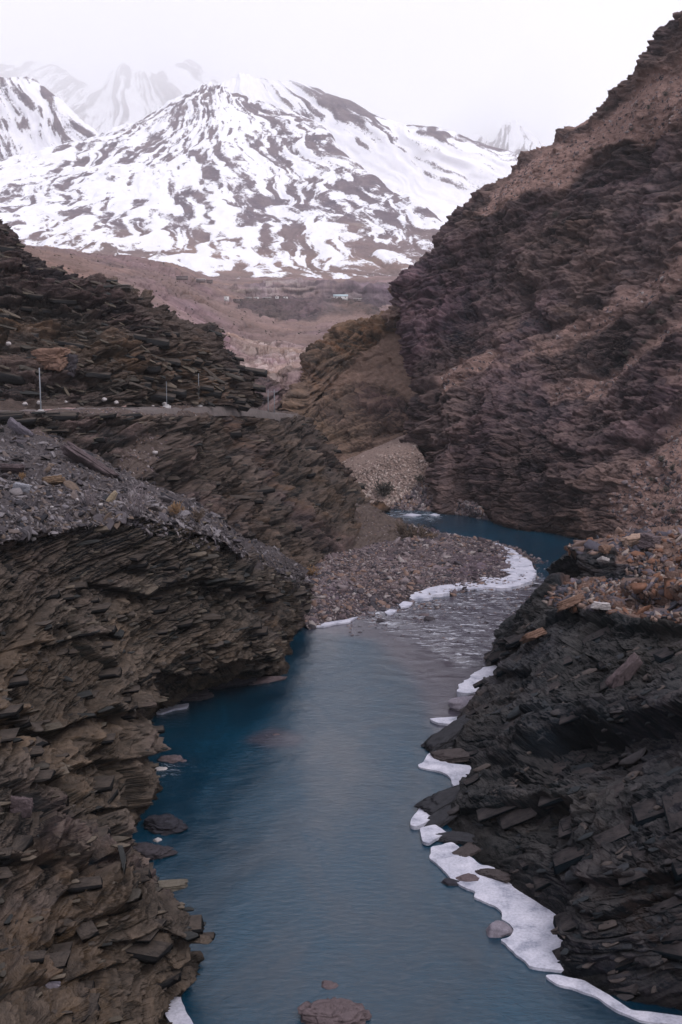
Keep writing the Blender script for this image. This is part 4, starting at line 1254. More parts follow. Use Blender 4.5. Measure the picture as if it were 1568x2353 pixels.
# cloud bank behind the massif, bumpy skin
def cloud():
    nx, nz = 60, 24
    xs = np.linspace(-4200, 4200, nx); zs = np.linspace(0, 3600, nz)
    X, Z = np.meshgrid(xs, zs, indexing='ij')
    Fq = np.stack([X, X * 0 + 7180, Z], -1)
    Fq[..., 1] += 130 * (fbm(Fq / 700, 3, 8) + .6)
    Bq = Fq.copy(); Bq[..., 1] = 8700
    f = grid_faces(nx, nz)
    V = np.concatenate([Fq.reshape(-1, 3), Bq.reshape(-1, 3)])
    n = nx * nz
    idx = np.arange(n).reshape(nx, nz)
    sides = []
    def strip(a):
        for i in range(len(a) - 1): sides.append((a[i], a[i + 1], a[i + 1] + n, a[i] + n))
    strip(idx[:, 0][::-1]); strip(idx[:, -1]); strip(idx[0, :]); strip(idx[-1, :][::-1])
    Fa = np.concatenate([f, (f + n)[:, ::-1], np.array(sides)])
    me = mesh_from('clouds', V, Fa, smooth=False)
    link('clouds', me, vol_mat('cloud', (1, 1, 1), 1.15e-3), kind='stuff', label='white cloud bank hiding the highest peaks', cat='cloud')
cloud()
# thinner cloud sitting on the dome of the massif
def cap_cloud():
    nx, ny = 50, 30
    X, Y = np.meshgrid(np.linspace(-2600, 900, nx), np.linspace(4520, 7000, ny), indexing='ij')
    e = np.clip((X - 100) / 800, 0, 1) ** 1.5 * 420
    Bz = np.stack([X, Y, 1090 + e + 90 * fbm(np.stack([X / 420, Y / 420, X * 0], -1), 3, 31)], -1)
    Tz = Bz.copy(); Tz[..., 2] = np.maximum(1720 - e * .2, Bz[..., 2] + 20)
    n = nx * ny
    f = grid_faces(nx, ny); idx = np.arange(n).reshape(nx, ny)
    sides = []
    for a in (idx[:, 0], idx[-1, :], idx[:, -1][::-1], idx[0, :][::-1]):
        for i in range(len(a) - 1): sides.append((a[i], a[i + 1], a[i + 1] + n, a[i] + n))
    V = np.concatenate([Bz.reshape(-1, 3), Tz.reshape(-1, 3)])
    Fa = np.concatenate([f[:, ::-1], f + n, np.array(sides)])
    link('clouds', mesh_from('clouds', V, Fa), vol_mat('thin_cloud', (1, 1, 1), 2.8e-4), kind='stuff', label='thin cloud drifting over the rounded snow dome', cat='cloud')
cap_cloud()

#@@SECTION objects
# ================================================================== road
ROAD_PX = [(-160, 955, 194), (95, 949, 198), (200, 944, 207), (310, 939.5, 218), (400, 935.5, 237), (485, 933.5, 257), (560, 939, 285), (615, 948, 316), (662, 952, 338)]
def road():
    m, nt, b = new_mat('road_dirt')
    tcn = N_(nt, 'ShaderNodeTexCoord')
    c = ramp(nt, noise_node(nt, tcn.outputs['Object'], .9, 6, .7), [(.3, (.07, .058, .056)), (.7, (.13, .105, .10))])
    nt.links.new(c, b.inputs['Base Color']); b.inputs['Roughness'].default_value = .95
    A = np.array([P(*p) for p in ROAD_PX])
    t = np.arange(len(A)).astype(float); tt = np.linspace(0, t[-1], 90)
    C = hermite(A, t, tt, 0)
    T_ = np.gradient(C, axis=0); T_ /= np.linalg.norm(T_, axis=1, keepdims=True)
    side = np.stack([-T_[:, 1], T_[:, 0], T_[:, 0] * 0], -1)
    rows = []
    for off, dz in ((-3.4, -2.2), (-2.8, -.25), (-1.2, .1), (1.2, .12), (3.0, .1), (4.4, .3)):
        rows.append(C + side * (off + .6 * fbm(C / 3.0 + off, 3, 15))[:, None] + np.array([0, 0, dz]) + (.28 * fbm(C / 2.0 + off, 3, 5))[:, None] * np.array([0, 0, 1]))
    S = np.stack(rows, 1)
    link('road', mesh_from('road', S.reshape(-1, 3), grid_faces(S.shape[0], S.shape[1])), m, kind='structure', label='narrow dirt road cut into the left cliff', cat='road')
    return C
RC = road()

# ================================================================== utility poles
pm, nt, b = new_mat('grey_pole_metal')
tcn = N_(nt, 'ShaderNodeTexCoord')
nt.links.new(ramp(nt, noise_node(nt, tcn.outputs['Object'], 2.0, 4), [(.3, (.15, .165, .19)), (.7, (.22, .235, .26))]), b.inputs['Base Color']); b.inputs['Roughness'].default_value = .6
cm, nt, b = new_mat('whitewashed_concrete')
tcn = N_(nt, 'ShaderNodeTexCoord')
nt.links.new(ramp(nt, noise_node(nt, tcn.outputs['Object'], 5.0, 4), [(.3, (.33, .32, .32)), (.7, (.48, .46, .46))]), b.inputs['Base Color']); b.inputs['Roughness'].default_value = .9

def tube(a, b_, r0, r1, n=10):
    a, b_ = np.array(a, float), np.array(b_, float)
    d = b_ - a; R = frame_from(d, 0)
    V, F = [], []
    for p, r in ((a, r0), (b_, r1)):
        for k in range(n):
            an = 2 * math.pi * k / n
            V.append(p + R[:, 0] * math.cos(an) * r + R[:, 1] * math.sin(an) * r)
    V.append(a); V.append(b_)
    for k in range(n):
        k2 = (k + 1) % n
        F += [(k, k2, n + k2), (k, n + k2, n + k), (k2, k, 2 * n), (n + k, n + k2, 2 * n + 1)]
    return np.array(V), np.array(F)

def join(parts):
    V, F, off = [], [], 0
    for v, f in parts:
        V.append(v); F.append(f + off); off += len(v)
    return np.concatenate(V), np.concatenate(F)

def boxm(c, s):
    c, s = np.array(c, float), np.array(s, float) / 2
    V = np.array([(x, y, z) for x in (-1, 1) for y in (-1, 1) for z in (-1, 1)]) * s + c
    Q = [(0, 1, 3, 2), (4, 6, 7, 5), (0, 4, 5, 1), (2, 3, 7, 6), (0, 2, 6, 4), (1, 5, 7, 3)]
    F = [t for q in Q for t in ((q[0], q[1], q[2]), (q[0], q[2], q[3]))]
    return V, np.array(F)

def make_pole(px, py, Y, h, r, label, arms=False, twin=False):
    root = link('utility_pole', None, label=label, cat='utility pole', group='utility poles along the road')
    root.location = P(px, py, Y)
    xs = (-.9, .9) if twin else (0,)
    for x in xs:
        v, f = tube((x, 0, -1.2), (x, 0, h), r, r * .6)
        link('pole', mesh_from('pole', v, f), pm, root)
    if arms:
        w = 1.9 if twin else .9
        v, f = boxm((0, -.14, h - .7), (2 * w, .12, .14))
        ca = link('cross_arm', mesh_from('cross_arm', v, f), pm, root)
        for x in (-w * .9, 0, w * .9):
            v, f = join([tube((x, -.14, h - .63), (x, -.14, h - .38), .05, .07, 6)])
            link('insulator', mesh_from('insulator', v, f), cm, ca)
    if not twin:
        v, f = join([boxm((0, 0, .12), (1.5, 1.5, .8)), boxm((0, 0, .62), (.8, .8, .3))])
        link('footing', mesh_from('footing', v, f), cm, root)
    return root
make_pole(95, 951, 197, 8.2, .14, 'tall slim grey pole with white concrete foot, standing alone at the left of the road')
make_pole(384, 938, 230, 5.6, .07, 'shortest, hair-thin pole at the road edge near a white stone')
make_pole(458, 936, 247, 7.6, .10, 'thin grey pole before the orange-stained cliff face')
make_pole(624, 951, 318, 7.0, .15, 'twin-legged dark pole at the far end of the road', twin=True, arms=True)

# ================================================================== ice along the banks
im, nt, b = new_mat('shore_ice')
tcn = N_(nt, 'ShaderNodeTexCoord')
n_i = noise_node(nt, tcn.outputs['Object'], .5, 6, .6)
n_j = noise_node(nt, tcn.outputs['Object'], 4.0, 5, .6)
c = ramp(nt, n_i, [(.32, (.22, .23, .29)), (.46, (.40, .40, .47)), (.68, (.54, .53, .60))])
c = mixc(nt, .6, c, ramp(nt, n_j, [(.3, .72), (.6, 1.12)]), 'MULTIPLY')
nt.links.new(c, b.inputs['Base Color']); b.inputs['Roughness'].default_value = .6
b.inputs['Subsurface Weight'].default_value = 0.0
bp = N_(nt, 'ShaderNodeBump'); bp.inputs['Strength'].default_value = .4; bp.inputs['Distance'].default_value = .1
nt.links.new(math_(nt, 'ADD', n_i, n_j), bp.inputs['Height']); nt.links.new(bp.outputs[0], b.inputs['Normal'])


def ice(poly, label, z=.14, thick=.25, seed=1, rough=.18, holes=0, tilt=None):
    """slab of shore ice from a shoreline outline: ragged rim, softly domed top"""
    import bmesh
    W = np.array([Wz(x, y, z)[:2] for x, y in poly])
    # densify the rim and make it ragged
    R = []
    n = len(W)
    for i in range(n):
        a, b_ = W[i], W[(i + 1) % n]
        k = max(2, int(np.linalg.norm(b_ - a) / .22))
        for j in range(k): R.append(a + (b_ - a) * j / k)
    R = np.array(R)
    # round the corners a little
    for _ in range(2): R = .5 * R + .25 * np.roll(R, 1, 0) + .25 * np.roll(R, -1, 0)
    q = np.concatenate([R, np.full((len(R), 1), seed * 3.3)], 1)
    R = R + rough * np.stack([fbm(q / 1.1, 3, seed), fbm(q / 1.1, 3, seed + 9)], -1)
    cx = R.mean(0)
    bm = bmesh.new()
    vt = [bm.verts.new((p[0], p[1], z)) for p in R]
    try:
        f = bm.faces.new(vt)
    except Exception:
        return
    f.normal_update()
    if f.normal.z < 0: f.normal_flip()
    r = bmesh.ops.inset_region(bm, faces=[f], thickness=.12, depth=.0, use_even_offset=True)
    inner = [v for v in f.verts]
    for v in inner: v.co.z = z + .06
    ext = bmesh.ops.extrude_edge_only(bm, edges=[e for e in bm.edges if len(e.link_faces) == 1])
    for g in ext['geom']:
        if isinstance(g, bmesh.types.BMVert): g.co.z = z - thick
    bmesh.ops.triangulate(bm, faces=[x for x in bm.faces if len(x.verts) > 4])
    o_me = bpy.data.meshes.new('shore_ice')
    bm.to_mesh(o_me); bm.free()
    o = link('shore_ice', o_me, im, label=label, cat='ice', group='patches of shore ice along the river')
    return o


ice([(944, 1378), (939, 1370), (985, 1350), (1034, 1344), (1072, 1336), (1110, 1326), (1154, 1330), (1173, 1320), (1166, 1312), (1146, 1310), (1160, 1298), (1163, 1284), (1145, 1272), (1130, 1252), (1140, 1248), (1182, 1264), (1200, 1280), (1218, 1288), (1228, 1302), (1232, 1318), (1226, 1332), (1192, 1348), (1160, 1352), (1120, 1350), (1080, 1354), (1050, 1352), (1030, 1362), (1000, 1368), (985, 1375)],
    'large white ice sheet curling round the tip of the gravel bar', z=.55, thick=.8, seed=2, rough=.5)
ice([(712, 1440), (735, 1433), (765, 1428), (795, 1424), (825, 1417), (800, 1430), (770, 1434), (740, 1441)], 'thin white ice strip under the lower left corner of the gravel bar', z=.2, seed=3)
ice([(884, 1407), (896, 1400), (912, 1402), (905, 1410), (890, 1412)], 'tiny ice patch at the gravel bar edge, right of the thin strip', z=.3, seed=4)
ice([(915, 1390), (930, 1382), (950, 1385), (940, 1394), (922, 1396)], 'small ice patch just before the tip of the large ice sheet', z=.3, seed=5)
ice([(1150, 1525), (1115, 1534), (1095, 1545), (1075, 1560), (1054, 1574), (1050, 1590), (1062, 1592), (1079, 1594), (1095, 1588), (1105, 1580), (1150, 1572)], 'white ice patch above the grey boulder on the right bank', z=.8, thick=1.0, seed=6, rough=.3)
ice([(986, 1652), (1000, 1650), (1050, 1648), (1080, 1645), (1075, 1660), (1044, 1664), (1009, 1663)], 'narrow ice tongue below the grey boulder', z=.25, seed=7, rough=.1)
ice([(1010, 1722), (984, 1733), (974, 1752), (960, 1758), (962, 1764), (1000, 1771), (1019, 1775), (1036, 1788), (1042, 1808), (1056, 1804), (1090, 1785), (1080, 1760), (1030, 1755), (1015, 1740)], 'hooked ice ledge around a small dark cove on the right bank', z=.16, thick=.3, seed=8, rough=.08)
ice([(990, 1845), (966, 1856), (952, 1874), (943, 1890), (945, 1899), (960, 1900), (989, 1884), (1020, 1870)], 'rounded ice cap on the outermost point of the right bank', z=.35, thick=.5, seed=9, rough=.1)
ice([(1000, 1895), (964, 1904), (968, 1922), (972, 1936), (984, 1938), (1004, 1926), (1030, 1915)], 'small triangular ice wedge between two dark ledges', z=.35, seed=10, rough=.1)
ice([(1040, 1935), (989, 1948), (986, 1971), (1002, 1984), (1014, 1996), (1024, 2011), (1044, 2026), (1064, 2039), (1089, 2049), (1089, 2061), (1114, 2074), (1140, 2084), (1156, 2096), (1151, 2112), (1170, 2124), (1180, 2138), (1172, 2154), (1151, 2160), (1164, 2176), (1184, 2194), (1204, 2210), (1226, 2223), (1300, 2230), (1340, 2150), (1290, 2095), (1240, 2050), (1180, 2010), (1100, 1985), (1060, 1950)],
    'largest ice shelf, broad and smooth, on the lower right bank', z=.18, thick=.3, seed=11, rough=.2)
ice([(1250, 2242), (1279, 2240), (1344, 2254), (1400, 2288), (1450, 2322), (1568, 2335), (1700, 2365), (1640, 2372), (1568, 2357), (1474, 2348), (1414, 2322), (1374, 2292), (1320, 2272), (1279, 2264)],
    'long thin ribbon of ice curving to the bottom right corner', z=.14, thick=.3, seed=12, rough=.06)
ice([(385, 2285), (400, 2284), (418, 2288), (420, 2305), (428, 2330), (440, 2346), (455, 2370), (405, 2375), (380, 2330)], 'white ice wedge at the bottom left below the cliff ledge', z=.25, thick=.4, seed=13, rough=.08)
ice([(350, 1638), (365, 1626), (395, 1622), (436, 1616), (430, 1625), (400, 1630), (372, 1640)], 'thin ice lip at the left bank below the wet rock ledge', z=.2, seed=14, rough=.06)
ice([(925, 1184), (945, 1180), (970, 1183), (950, 1187)], 'short sliver of ice across the river at the gravel fan', z=.2, seed=15, rough=.1)
ice([(985, 1183), (998, 1180), (1012, 1183), (1000, 1186)], 'second tiny ice sliver at the foot of the mountainside', z=.2, seed=16, rough=.1)

ICE_ST = [(1180, 1335), (1150, 1338), (1120, 1342), (1090, 1345), (1060, 1350), (1165, 1300), (1175, 1280), (1150, 1262), (1035, 1356), (1205, 1325), (1100, 1338), (1075, 1342), (1140, 1332)]
# ================================================================== single rocks
def rock_mesh(name, seed, flat=.6, sub=4, ang=.35, strata=0.0):
    import bmesh
    bm = bmesh.new()
    bmesh.ops.create_icosphere(bm, subdivisions=sub, radius=1.0)
    V = np.array([v.co[:] for v in bm.verts]); F = np.array([[v.index for v in f.verts] for f in bm.faces])
    bm.free()
    rs = np.random.default_rng(seed)
    D = rs.normal(size=(14, 3)); D /= np.linalg.norm(D, axis=1, keepdims=True)
    h = rs.uniform(.62, .95, 14)
    k = np.ones(len(V))
    for d, hh in zip(D, h):
        pr = V @ d
        k = np.minimum(k, np.where(pr > 1e-3, hh / np.maximum(pr, 1e-3), 9))
    V = V * k[:, None]
    if strata:
        d, r = blocks(V * 2.2 + seed * 3.1, basis(12, 4), .32, 1.2, seed)
        V = V * (1 + strata * d)[:, None]
    V = V * (1 + ang * .35 * fbm(V * 1.7 + seed, 4, seed))[:, None]
    V[:, 2] *= flat
    return V, F

def rock(px, py, z, size, mat, label, seed, name='boulder', flat=.6, sx=1.0, sy=.8, rz=0.0, tilt=0.0, strata=.12, cat='rock', group=None, Y=None, sub=4):
    p = Wz(px, py, z) if Y is None else P(px, py, Y)
    V, F = rock_mesh(name, seed, flat, strata=strata, sub=sub)
    size = size * (.62 if cat == 'stone' else 1)
    V = V * np.array([size * sx, size * sy, size])
    o = link(name, mesh_from(name, V, F), mat, label=label, cat=cat, group=group)
    o.location = p; o.rotation_euler = (0, tilt, rz)
    return o

rock(762, 2345, -.15, 2.75, M['pink_rock'], 'large dark purple boulder breaking the water at the bottom edge', 5, flat=.42, sx=1.0, sy=.72, strata=.3, sub=6)
rock(757, 2266, -.1, .75, M['pink_rock'], 'small rounded rock just behind the large boulder at the bottom', 6, flat=.5)
rock(682, 2300, -.2, .55, M['wet_rock'], 'small wet rock left of the large boulder at the bottom', 61, flat=.4, sx=1.5)
rock(1143, 2140, .1, 1.35, M['grey_rock'], 'smooth grey boulder leaning on the largest ice shelf', 7, flat=.6, sx=1.0, strata=0)
rock(1072, 2022, .1, 1.0, M['pink_rock'], 'flat brown rock set into the edge of the largest ice shelf', 8, flat=.5, sx=1.3)
rock(1042, 2030, .0, .9, M['wet_rock'], 'small dark rock in the water beside the ice shelf', 81, flat=.5, sx=1.3)
rock(1072, 1620, .5, 2.3, M['grey_rock'], 'pale grey boulder at the water below the white ice patch', 9, flat=.62, sx=1.1, sy=.8, strata=.05)
rock(1105, 1608, .6, 1.6, M['wet_rock'], 'dark slab rock right behind the pale grey boulder', 10, flat=.5, sx=1.4)
rock(395, 1748, -.1, 1.35, M['pink_rock'], 'broken grey rock ringed with foam by the left bank', 12, flat=.5, sx=1.2, strata=.3)
rock(421, 1750, -.1, .55, M['pink_rock'], 'small round rock beside the foam-ringed rock', 13, flat=.5)
rock(368, 1768, -.1, .7, M['white_stone'], 'small ice-crusted rock against the left cliff foot', 14, flat=.4, sx=1.4)
rock(375, 1900, .1, 2.2, M['wet_rock'], 'dark wet ledge rock, upper of two at the left cliff foot', 15, flat=.55, sx=1.2, strata=.35, sub=5)
rock(345, 1962, .1, 2.0, M['wet_rock'], 'dark pointed ledge rock, lower of two at the left cliff foot', 16, flat=.55, sx=1.25, strata=.35, sub=5)
rock(362, 1930, 1.0, .45, M['white_stone'], 'small white ice lump on the lower dark ledge rock', 17, flat=.45)
rock(430, 1600, .2, 3.2, M['wet_rock'], 'broad black wet ledge under the left cliff', 18, flat=.45, sx=1.5, sy=.7, strata=.35, sub=5)
rock(520, 1565, .6, 3.0, M['wet_rock'], 'overhanging black ledge rock, second along the left cliff foot', 19, flat=.55, sx=1.3, sy=.8, strata=.35, sub=5)
rock(600, 1566, .0, 2.6, M['pink_rock'], 'long flat purple slab lying just above the water', 20, flat=.22, sx=1.7, sy=.5, rz=.25, strata=.25, sub=5)
rock(300, 1575, 3.0, 2.7, M['pink_rock'], 'pinkish fallen slab jutting from the left cliff above the water', 21, flat=.45, sx=1.6, sy=.8, rz=-.15, tilt=.2, strata=.4, sub=5)
rock(636, 1690, -.12, .5, M['pink_rock'], 'half sunken reddish rock in the calm water', 22, flat=.4, sx=1.8)
rock(612, 1692, -.13, .38, M['pink_rock'], 'smallest half sunken rock left of the reddish one', 23, flat=.4, sx=1.5)
rock(668, 1698, -.15, .45, M['wet_rock'], 'half sunken dark rock right of the reddish one', 24, flat=.35, sx=2)
rock(988, 1424, .0, 1.15, M['wet_rock'], 'black rock standing in the middle of the rapids', 25, flat=.6, sx=1.1)
rock(975, 1414, .0, .8, M['pink_rock'], 'flat brown rock beside the black one in the rapids', 26, flat=.4, sx=1.4)
rock(878, 1428, .0, .9, M['wet_rock'], 'dark rock in the shallows off the gravel bar', 27, flat=.5, sx=1.2)
rock(1232, 1346, .0, .8, M['wet_rock'], 'small rock just off the tip of the large ice sheet', 28, flat=.5)
ipts = np.array([Wz(x + RNG.uniform(-14, 14), y + RNG.uniform(-5, 5), .62) for x, y in ICE_ST for _ in range(5)])
stones(gb_o, 'river_stone', M['bar_stone'], ipts, np.tile(np.array([0, 0, 1.0]), (len(ipts), 1)), RNG.uniform(.35, 1.0, len(ipts)), .55, CHUNKS, 65, .2, sink=.1)
# scattered stones in the rapids
pts, sz = [], []
while len(pts) < 900:
    x, y = RNG.uniform(800, 1290), RNG.uniform(1345, 1510)
    a = (x - 800) / 450
    if y < 1412 - a * 75 or y > 1450 + (1 - abs(a - .6)) * 45: continue
    if RNG.random() > np.exp(-((y - (1412 - a * 75)) / 38)): continue
    pts.append(Wz(x, y, -.04)); sz.append(RNG.uniform(.25, .7))
pts = np.array(pts)
V, F, T, off = [], [], [], 0
rp = bpy.data.objects.get('river')
stones(rp, 'shallow_stone', M['bar_stone'], pts, np.tile(np.array([0, 0, 1.0]), (len(pts), 1)), np.array(sz), .5, CHUNKS, 120, .2, sink=.05, stuff_name='small_shallow_stones')

def block_mesh(seed):
    """angular joint block: box faces with cut corners and layered relief"""
    import bmesh
    bm = bmesh.new()
    bmesh.ops.create_icosphere(bm, subdivisions=5, radius=1.0)
    V = np.array([v.co[:] for v in bm.verts]); F = np.array([[v.index for v in f.verts] for f in bm.faces])
    bm.free()
    rs = np.random.default_rng(seed)
    D = np.concatenate([np.eye(3), -np.eye(3)]) + rs.normal(0, .10, (6, 3))
    h = list(rs.uniform(.46, .54, 6))
    D2 = rs.choice([-1, 1], (5, 3)) * rs.uniform(.3, 1, (5, 3))
    D = np.concatenate([D, D2]); D /= np.linalg.norm(D, axis=1, keepdims=True)
    h = np.array(h + list(rs.uniform(.52, .70, 5)))
    k = np.full(len(V), 9.0)
    for d, hh in zip(D, h):
        pr = V @ d
        k = np.minimum(k, np.where(pr > 1e-3, hh / np.maximum(pr, 1e-3), 9))
    V = V * k[:, None]
    d, r = blocks(V * 2.0 + seed * 3.1, basis(4, 4), .16, .9, seed)
    return V * (1 + .26 * d + .12 * fbm(V * 3 + seed, 4, seed))[:, None], F


def slab_obj(px, py, Y, size, dims, mat, label, rot, seed, name='rock_slab'):
    rs = random.Random(seed)
    V, F = block_mesh(seed)
    o = link(name, mesh_from(name, V * np.array(dims) * size, F), mat, label=label, cat='rock slab')
    o.location = P(px, py, Y); o.rotation_euler = rot
    return o

def surf_Y(S, px, py, default):
    X, Yp = proj(S)
    d = (X - px) ** 2 + (Yp - py) ** 2
    k = d < 60
    if not k.any(): return float(S[..., 1].ravel()[d.argmin()])
    return float(S[..., 1][k].min())

slab_obj(1382, 1391, surf_Y(rn_S, 1382, 1400, 140) - .3, 2.2, (1, .6, .32), M['white_stone'], 'white quartz block lying under the rusty rubble on the right bank', (0, .05, .1), 31, 'quartz_block')
slab_obj(1440, 1545, surf_Y(rn_S, 1440, 1550, 120) - .3, 4.2, (1, .55, .16), M['pink_rock'], 'long purplish slab leaning steeply on the black right cliff', (-1.1, -.9, .1), 32, 'leaning_slab')
slab_obj(1225, 1460, surf_Y(rn_S, 1225, 1465, 150) - .2, 3.0, (1, .6, .35), M['orange_rock'], 'brown block on the left end of the black right cliff top', (-.4, -.3, .2), 33, 'rock_block')
slab_obj(1460, 1243, surf_Y(on_S, 1460, 1243, 160) - .6, 3.6, (1, .7, .5), stone_mat('cream_rock', [(.30, .21, .165)]), 'big cream block perched on the rusty rubble outcrop', (.1, -.1, .2), 34, 'rock_block')
slab_obj(1392, 1262, surf_Y(on_S, 1392, 1262, 160) - .3, 1.6, (1, .8, .8), M['orange_rock'], 'small orange cube-shaped block left of the cream block', (.1, .1, .4), 35, 'rock_block')
slab_obj(1495, 1245, surf_Y(on_S, 1495, 1245, 160) - .6, 2.8, (1, .9, .7), M['pink_rock'], 'rounded pink block right of the cream block', (.2, .1, .9), 36, 'rock_block')
slab_obj(1388, 1286, surf_Y(on_S, 1380, 1290, 160) - .4, 1.5, (1, .7, .4), M['white_stone'], 'pale stone on the dark face under the rusty rubble', (-.6, .2, .2), 37, 'pale_stone_block')
slab_obj(1310, 1385, surf_Y(rn_S, 1320, 1385, 150) - .2, 3.6, (1, .6, .3), M['orange_rock'], 'rust-red slab lying slanted in the rubble above the quartz block', (-.3, -.35, .1), 38, 'rust_slab')
slab_obj(118, 823, surf_Y(ul_S, 118, 825, 215) - 1.0, 6.2, (1, .7, .52), M['orange_rock'], 'big orange-faced block in the left cliff above the road', (.15, -.05, -.35), 39, 'rock_block')
slab_obj(160, 838, surf_Y(ul_S, 160, 840, 215) + .4, 4.0, (.7, .8, 1.0), M['wet_rock'], 'dark block beside the big orange-faced block', (.1, .1, .3), 40, 'rock_block')
slab_obj(240, 661, 249, 10.5, (1, .5, .11), stone_mat('ledge_slab', [(.13, .115, .11)]), 'thin rock slab jutting out like a shelf from the left skyline', (.05, -.03, .05), 41, 'overhanging_slab')
slab_obj(70, 855, surf_Y(ul_S, 70, 800, 215) - .5, 4.5, (1, .7, .5), M['pink_rock'], 'square grey block left of the big orange-faced block', (.1, .0, .2), 42, 'rock_block')
slab_obj(258, 1143, surf_Y(sc_S, 258, 1143, 145) - .4, 1.6, (1, .55, .4), stone_mat('tan_stone', [(.30, .24, .17)]), 'tan oblong stone at the lower edge of the scree slope', (-.4, -1.0, .2), 43, 'tan_stone')
slab_obj(50, 1122, surf_Y(sc_S, 50, 1125, 140) - .4, 1.9, (1, .8, .2), stone_mat('blue_stone', [(.32, .32, .36)]), 'pale bluish slab standing out in the scree slope', (-.9, .3, .5), 44, 'pale_slab')
slab_obj(124, 1105, surf_Y(sc_S, 124, 1107, 140) - .4, 2.7, (1, .6, .3), stone_mat('ochre_slab', [(.19, .13, .09)]), 'ochre slab in the middle of the scree slope', (-.4, -.1, .1), 45, 'ochre_slab')
slab_obj(30, 1078, surf_Y(sc_S, 30, 1080, 150) - .4, 3.6, (.8, .6, .2), M['pink_rock'], 'wide pinkish slab at the left side of the scree slope', (-.6, .1, .1), 46, 'pink_slab')
slab_obj(200, 1062, surf_Y(sc_S, 200, 1065, 160) - .8, 8.0, (1, .4, .16), M['pink_rock'], 'long dark slab slanting across the top of the scree', (-.6, .6, .0), 47, 'dark_slab')
slab_obj(46, 1178 - 190, surf_Y(sc_S, 35, 990, 180) - .4, 4.0, (1, .6, .15), M['grey_rock'], 'grey slab just below the road at the left edge', (-.6, .7, .2), 48, 'grey_slab')
slab_obj(48, 1856, surf_Y(ln_S, 48, 1856, 90) - .5, 2.3, (.7, .9, .25), M['pink_rock'], 'upright flat plate leaning on the lower left cliff', (-1.2, .0, .3), 49, 'leaning_plate')
slab_obj(108, 1858, surf_Y(ln_S, 108, 1858, 90) - .5, 2.2, (.8, .9, .25), M['pink_rock'], 'triangular flat plate right of the upright one on the lower left cliff', (-1.1, .2, .1), 50, 'leaning_plate')
slab_obj(115, 2250 + 12, surf_Y(ln_S, 128, 2262, 74) - .3, 1.1, (1, .7, .4), M['grey_rock'], 'loose grey stone on the lower left cliff above the bottom edge', (-.4, .2, .1), 51, 'grey_stone')
slab_obj(372, 2036, 88.5, 3.8, (1, .35, .13), stone_mat('spike_rock', [(.12, .105, .085)]), 'thin rock spike pointing out over the water from the left cliff', (0, -.02, .1), 52, 'rock_spike')

for i, (x, y, z, sz_, rl, rz_, lb) in enumerate([
    (1030, 1690, 1.3, 6.5, -.40, .45, 'dark pointed ledge reaching out over the narrow ice tongue on the right bank'),
    (1052, 1738, .5, 5.0, -.15, -.1, 'low brown ledge lying on the hooked ice ledge on the right bank'),
    (1028, 1838, 1.2, 6.0, -.30, .3, 'broad black ledge between the dark cove and the rounded ice cap'),
    (1008, 1884, .3, 4.2, -.38, .55, 'slanting dark ledge just below the rounded ice cap on the right bank'),
    (1050, 1926, .2, 4.0, -.05, -.25, 'flat brownish ledge between the ice wedge and the largest ice shelf'),
    (1066, 1962, .2, 3.0, -.25, .5, 'small brown ledge at the upper end of the largest ice shelf'),
    (1140, 2012, .3, 3.2, -.1, -.7, 'low stony ledge behind the upper part of the largest ice shelf')]):
    o = slab_obj(0, 0, 100, sz_, (1, .45, .17), M['right_ledge'], lb, (.1, rl, rz_), 60 + i, 'rock_ledge')
    o.location = Wz(x, y, z)

# white painted stones beside the road
for i, (x, y, s, lb) in enumerate([(58, 928, .9, 'whitish stone lying left of the tall slim pole by the road'), (90, 925, .8, 'whitish stone right at the tall slim pole'), (240, 918, .95, 'bright white roadside stone, left one of a close pair'),
                                   (268, 925, .8, 'bright white roadside stone, right one of a close pair'), (379, 928, .85, 'white roadside stone near the shortest pole'), (352, 933, .5, 'tiny white stone on the road edge below the shortest pole'),
                                   (20, 790, .9, 'white stone high in the cliff above the road at the left edge'), (357, 1040, .9, 'white stone caught in the wall below the road'), (152, 923, .5, 'little pale stone at the cliff foot between pole and white pair')]):
    src = ul_S if y < 935 else lm_S
    rock(x, y, 0, s, M['white_stone'], lb, 70 + i, name='white_stone', flat=.8, Y=surf_Y(src, x, y, 215) - .5, strata=0, cat='stone', group='white stones along the road', sub=3)
for i, (x, y, s) in enumerate([(232, 1160, .5), (120, 1165, .35), (77, 1188 + 50, .6), (178, 1148, .45)]):
    rock(x, y, 0, s, M['white_stone'], ['bright white stone at the scree foot right of the tan oblong stone', 'tiny white stone in the lower middle of the scree', 'white stone on the ledge under the scree at the left', 'small white stone above the bright one at the scree foot'][i], 90 + i, name='white_stone', flat=.8, Y=surf_Y(sc_S if i != 2 else ln_S, x, y, 125) - .4, strata=0, cat='stone', group='white stones in the scree', sub=3)

# ================================================================== shrubs
def shrub_mat(name, c0, c1):
    m, nt, b = new_mat(name)
    tcn = N_(nt, 'ShaderNodeTexCoord')
    nt.links.new(ramp(nt, noise_node(nt, tcn.outputs['Object'], 1.5, 4), [(.3, c0), (.7, c1)]), b.inputs['Base Color']); b.inputs['Roughness'].default_value = .95
    return m
M['shrub_dark'] = shrub_mat('dark_shrub', (.035, .035, .030), (.075, .065, .055))
M['shrub_brown'] = shrub_mat('brown_shrub', (.07, .05, .038), (.14, .10, .075))
M['shrub_twig'] = shrub_mat('bare_twigs', (.12, .10, .11), (.20, .165, .17))
M['shrub_rust'] = shrub_mat('rusty_tuft', (.17, .10, .05), (.28, .17, .09))

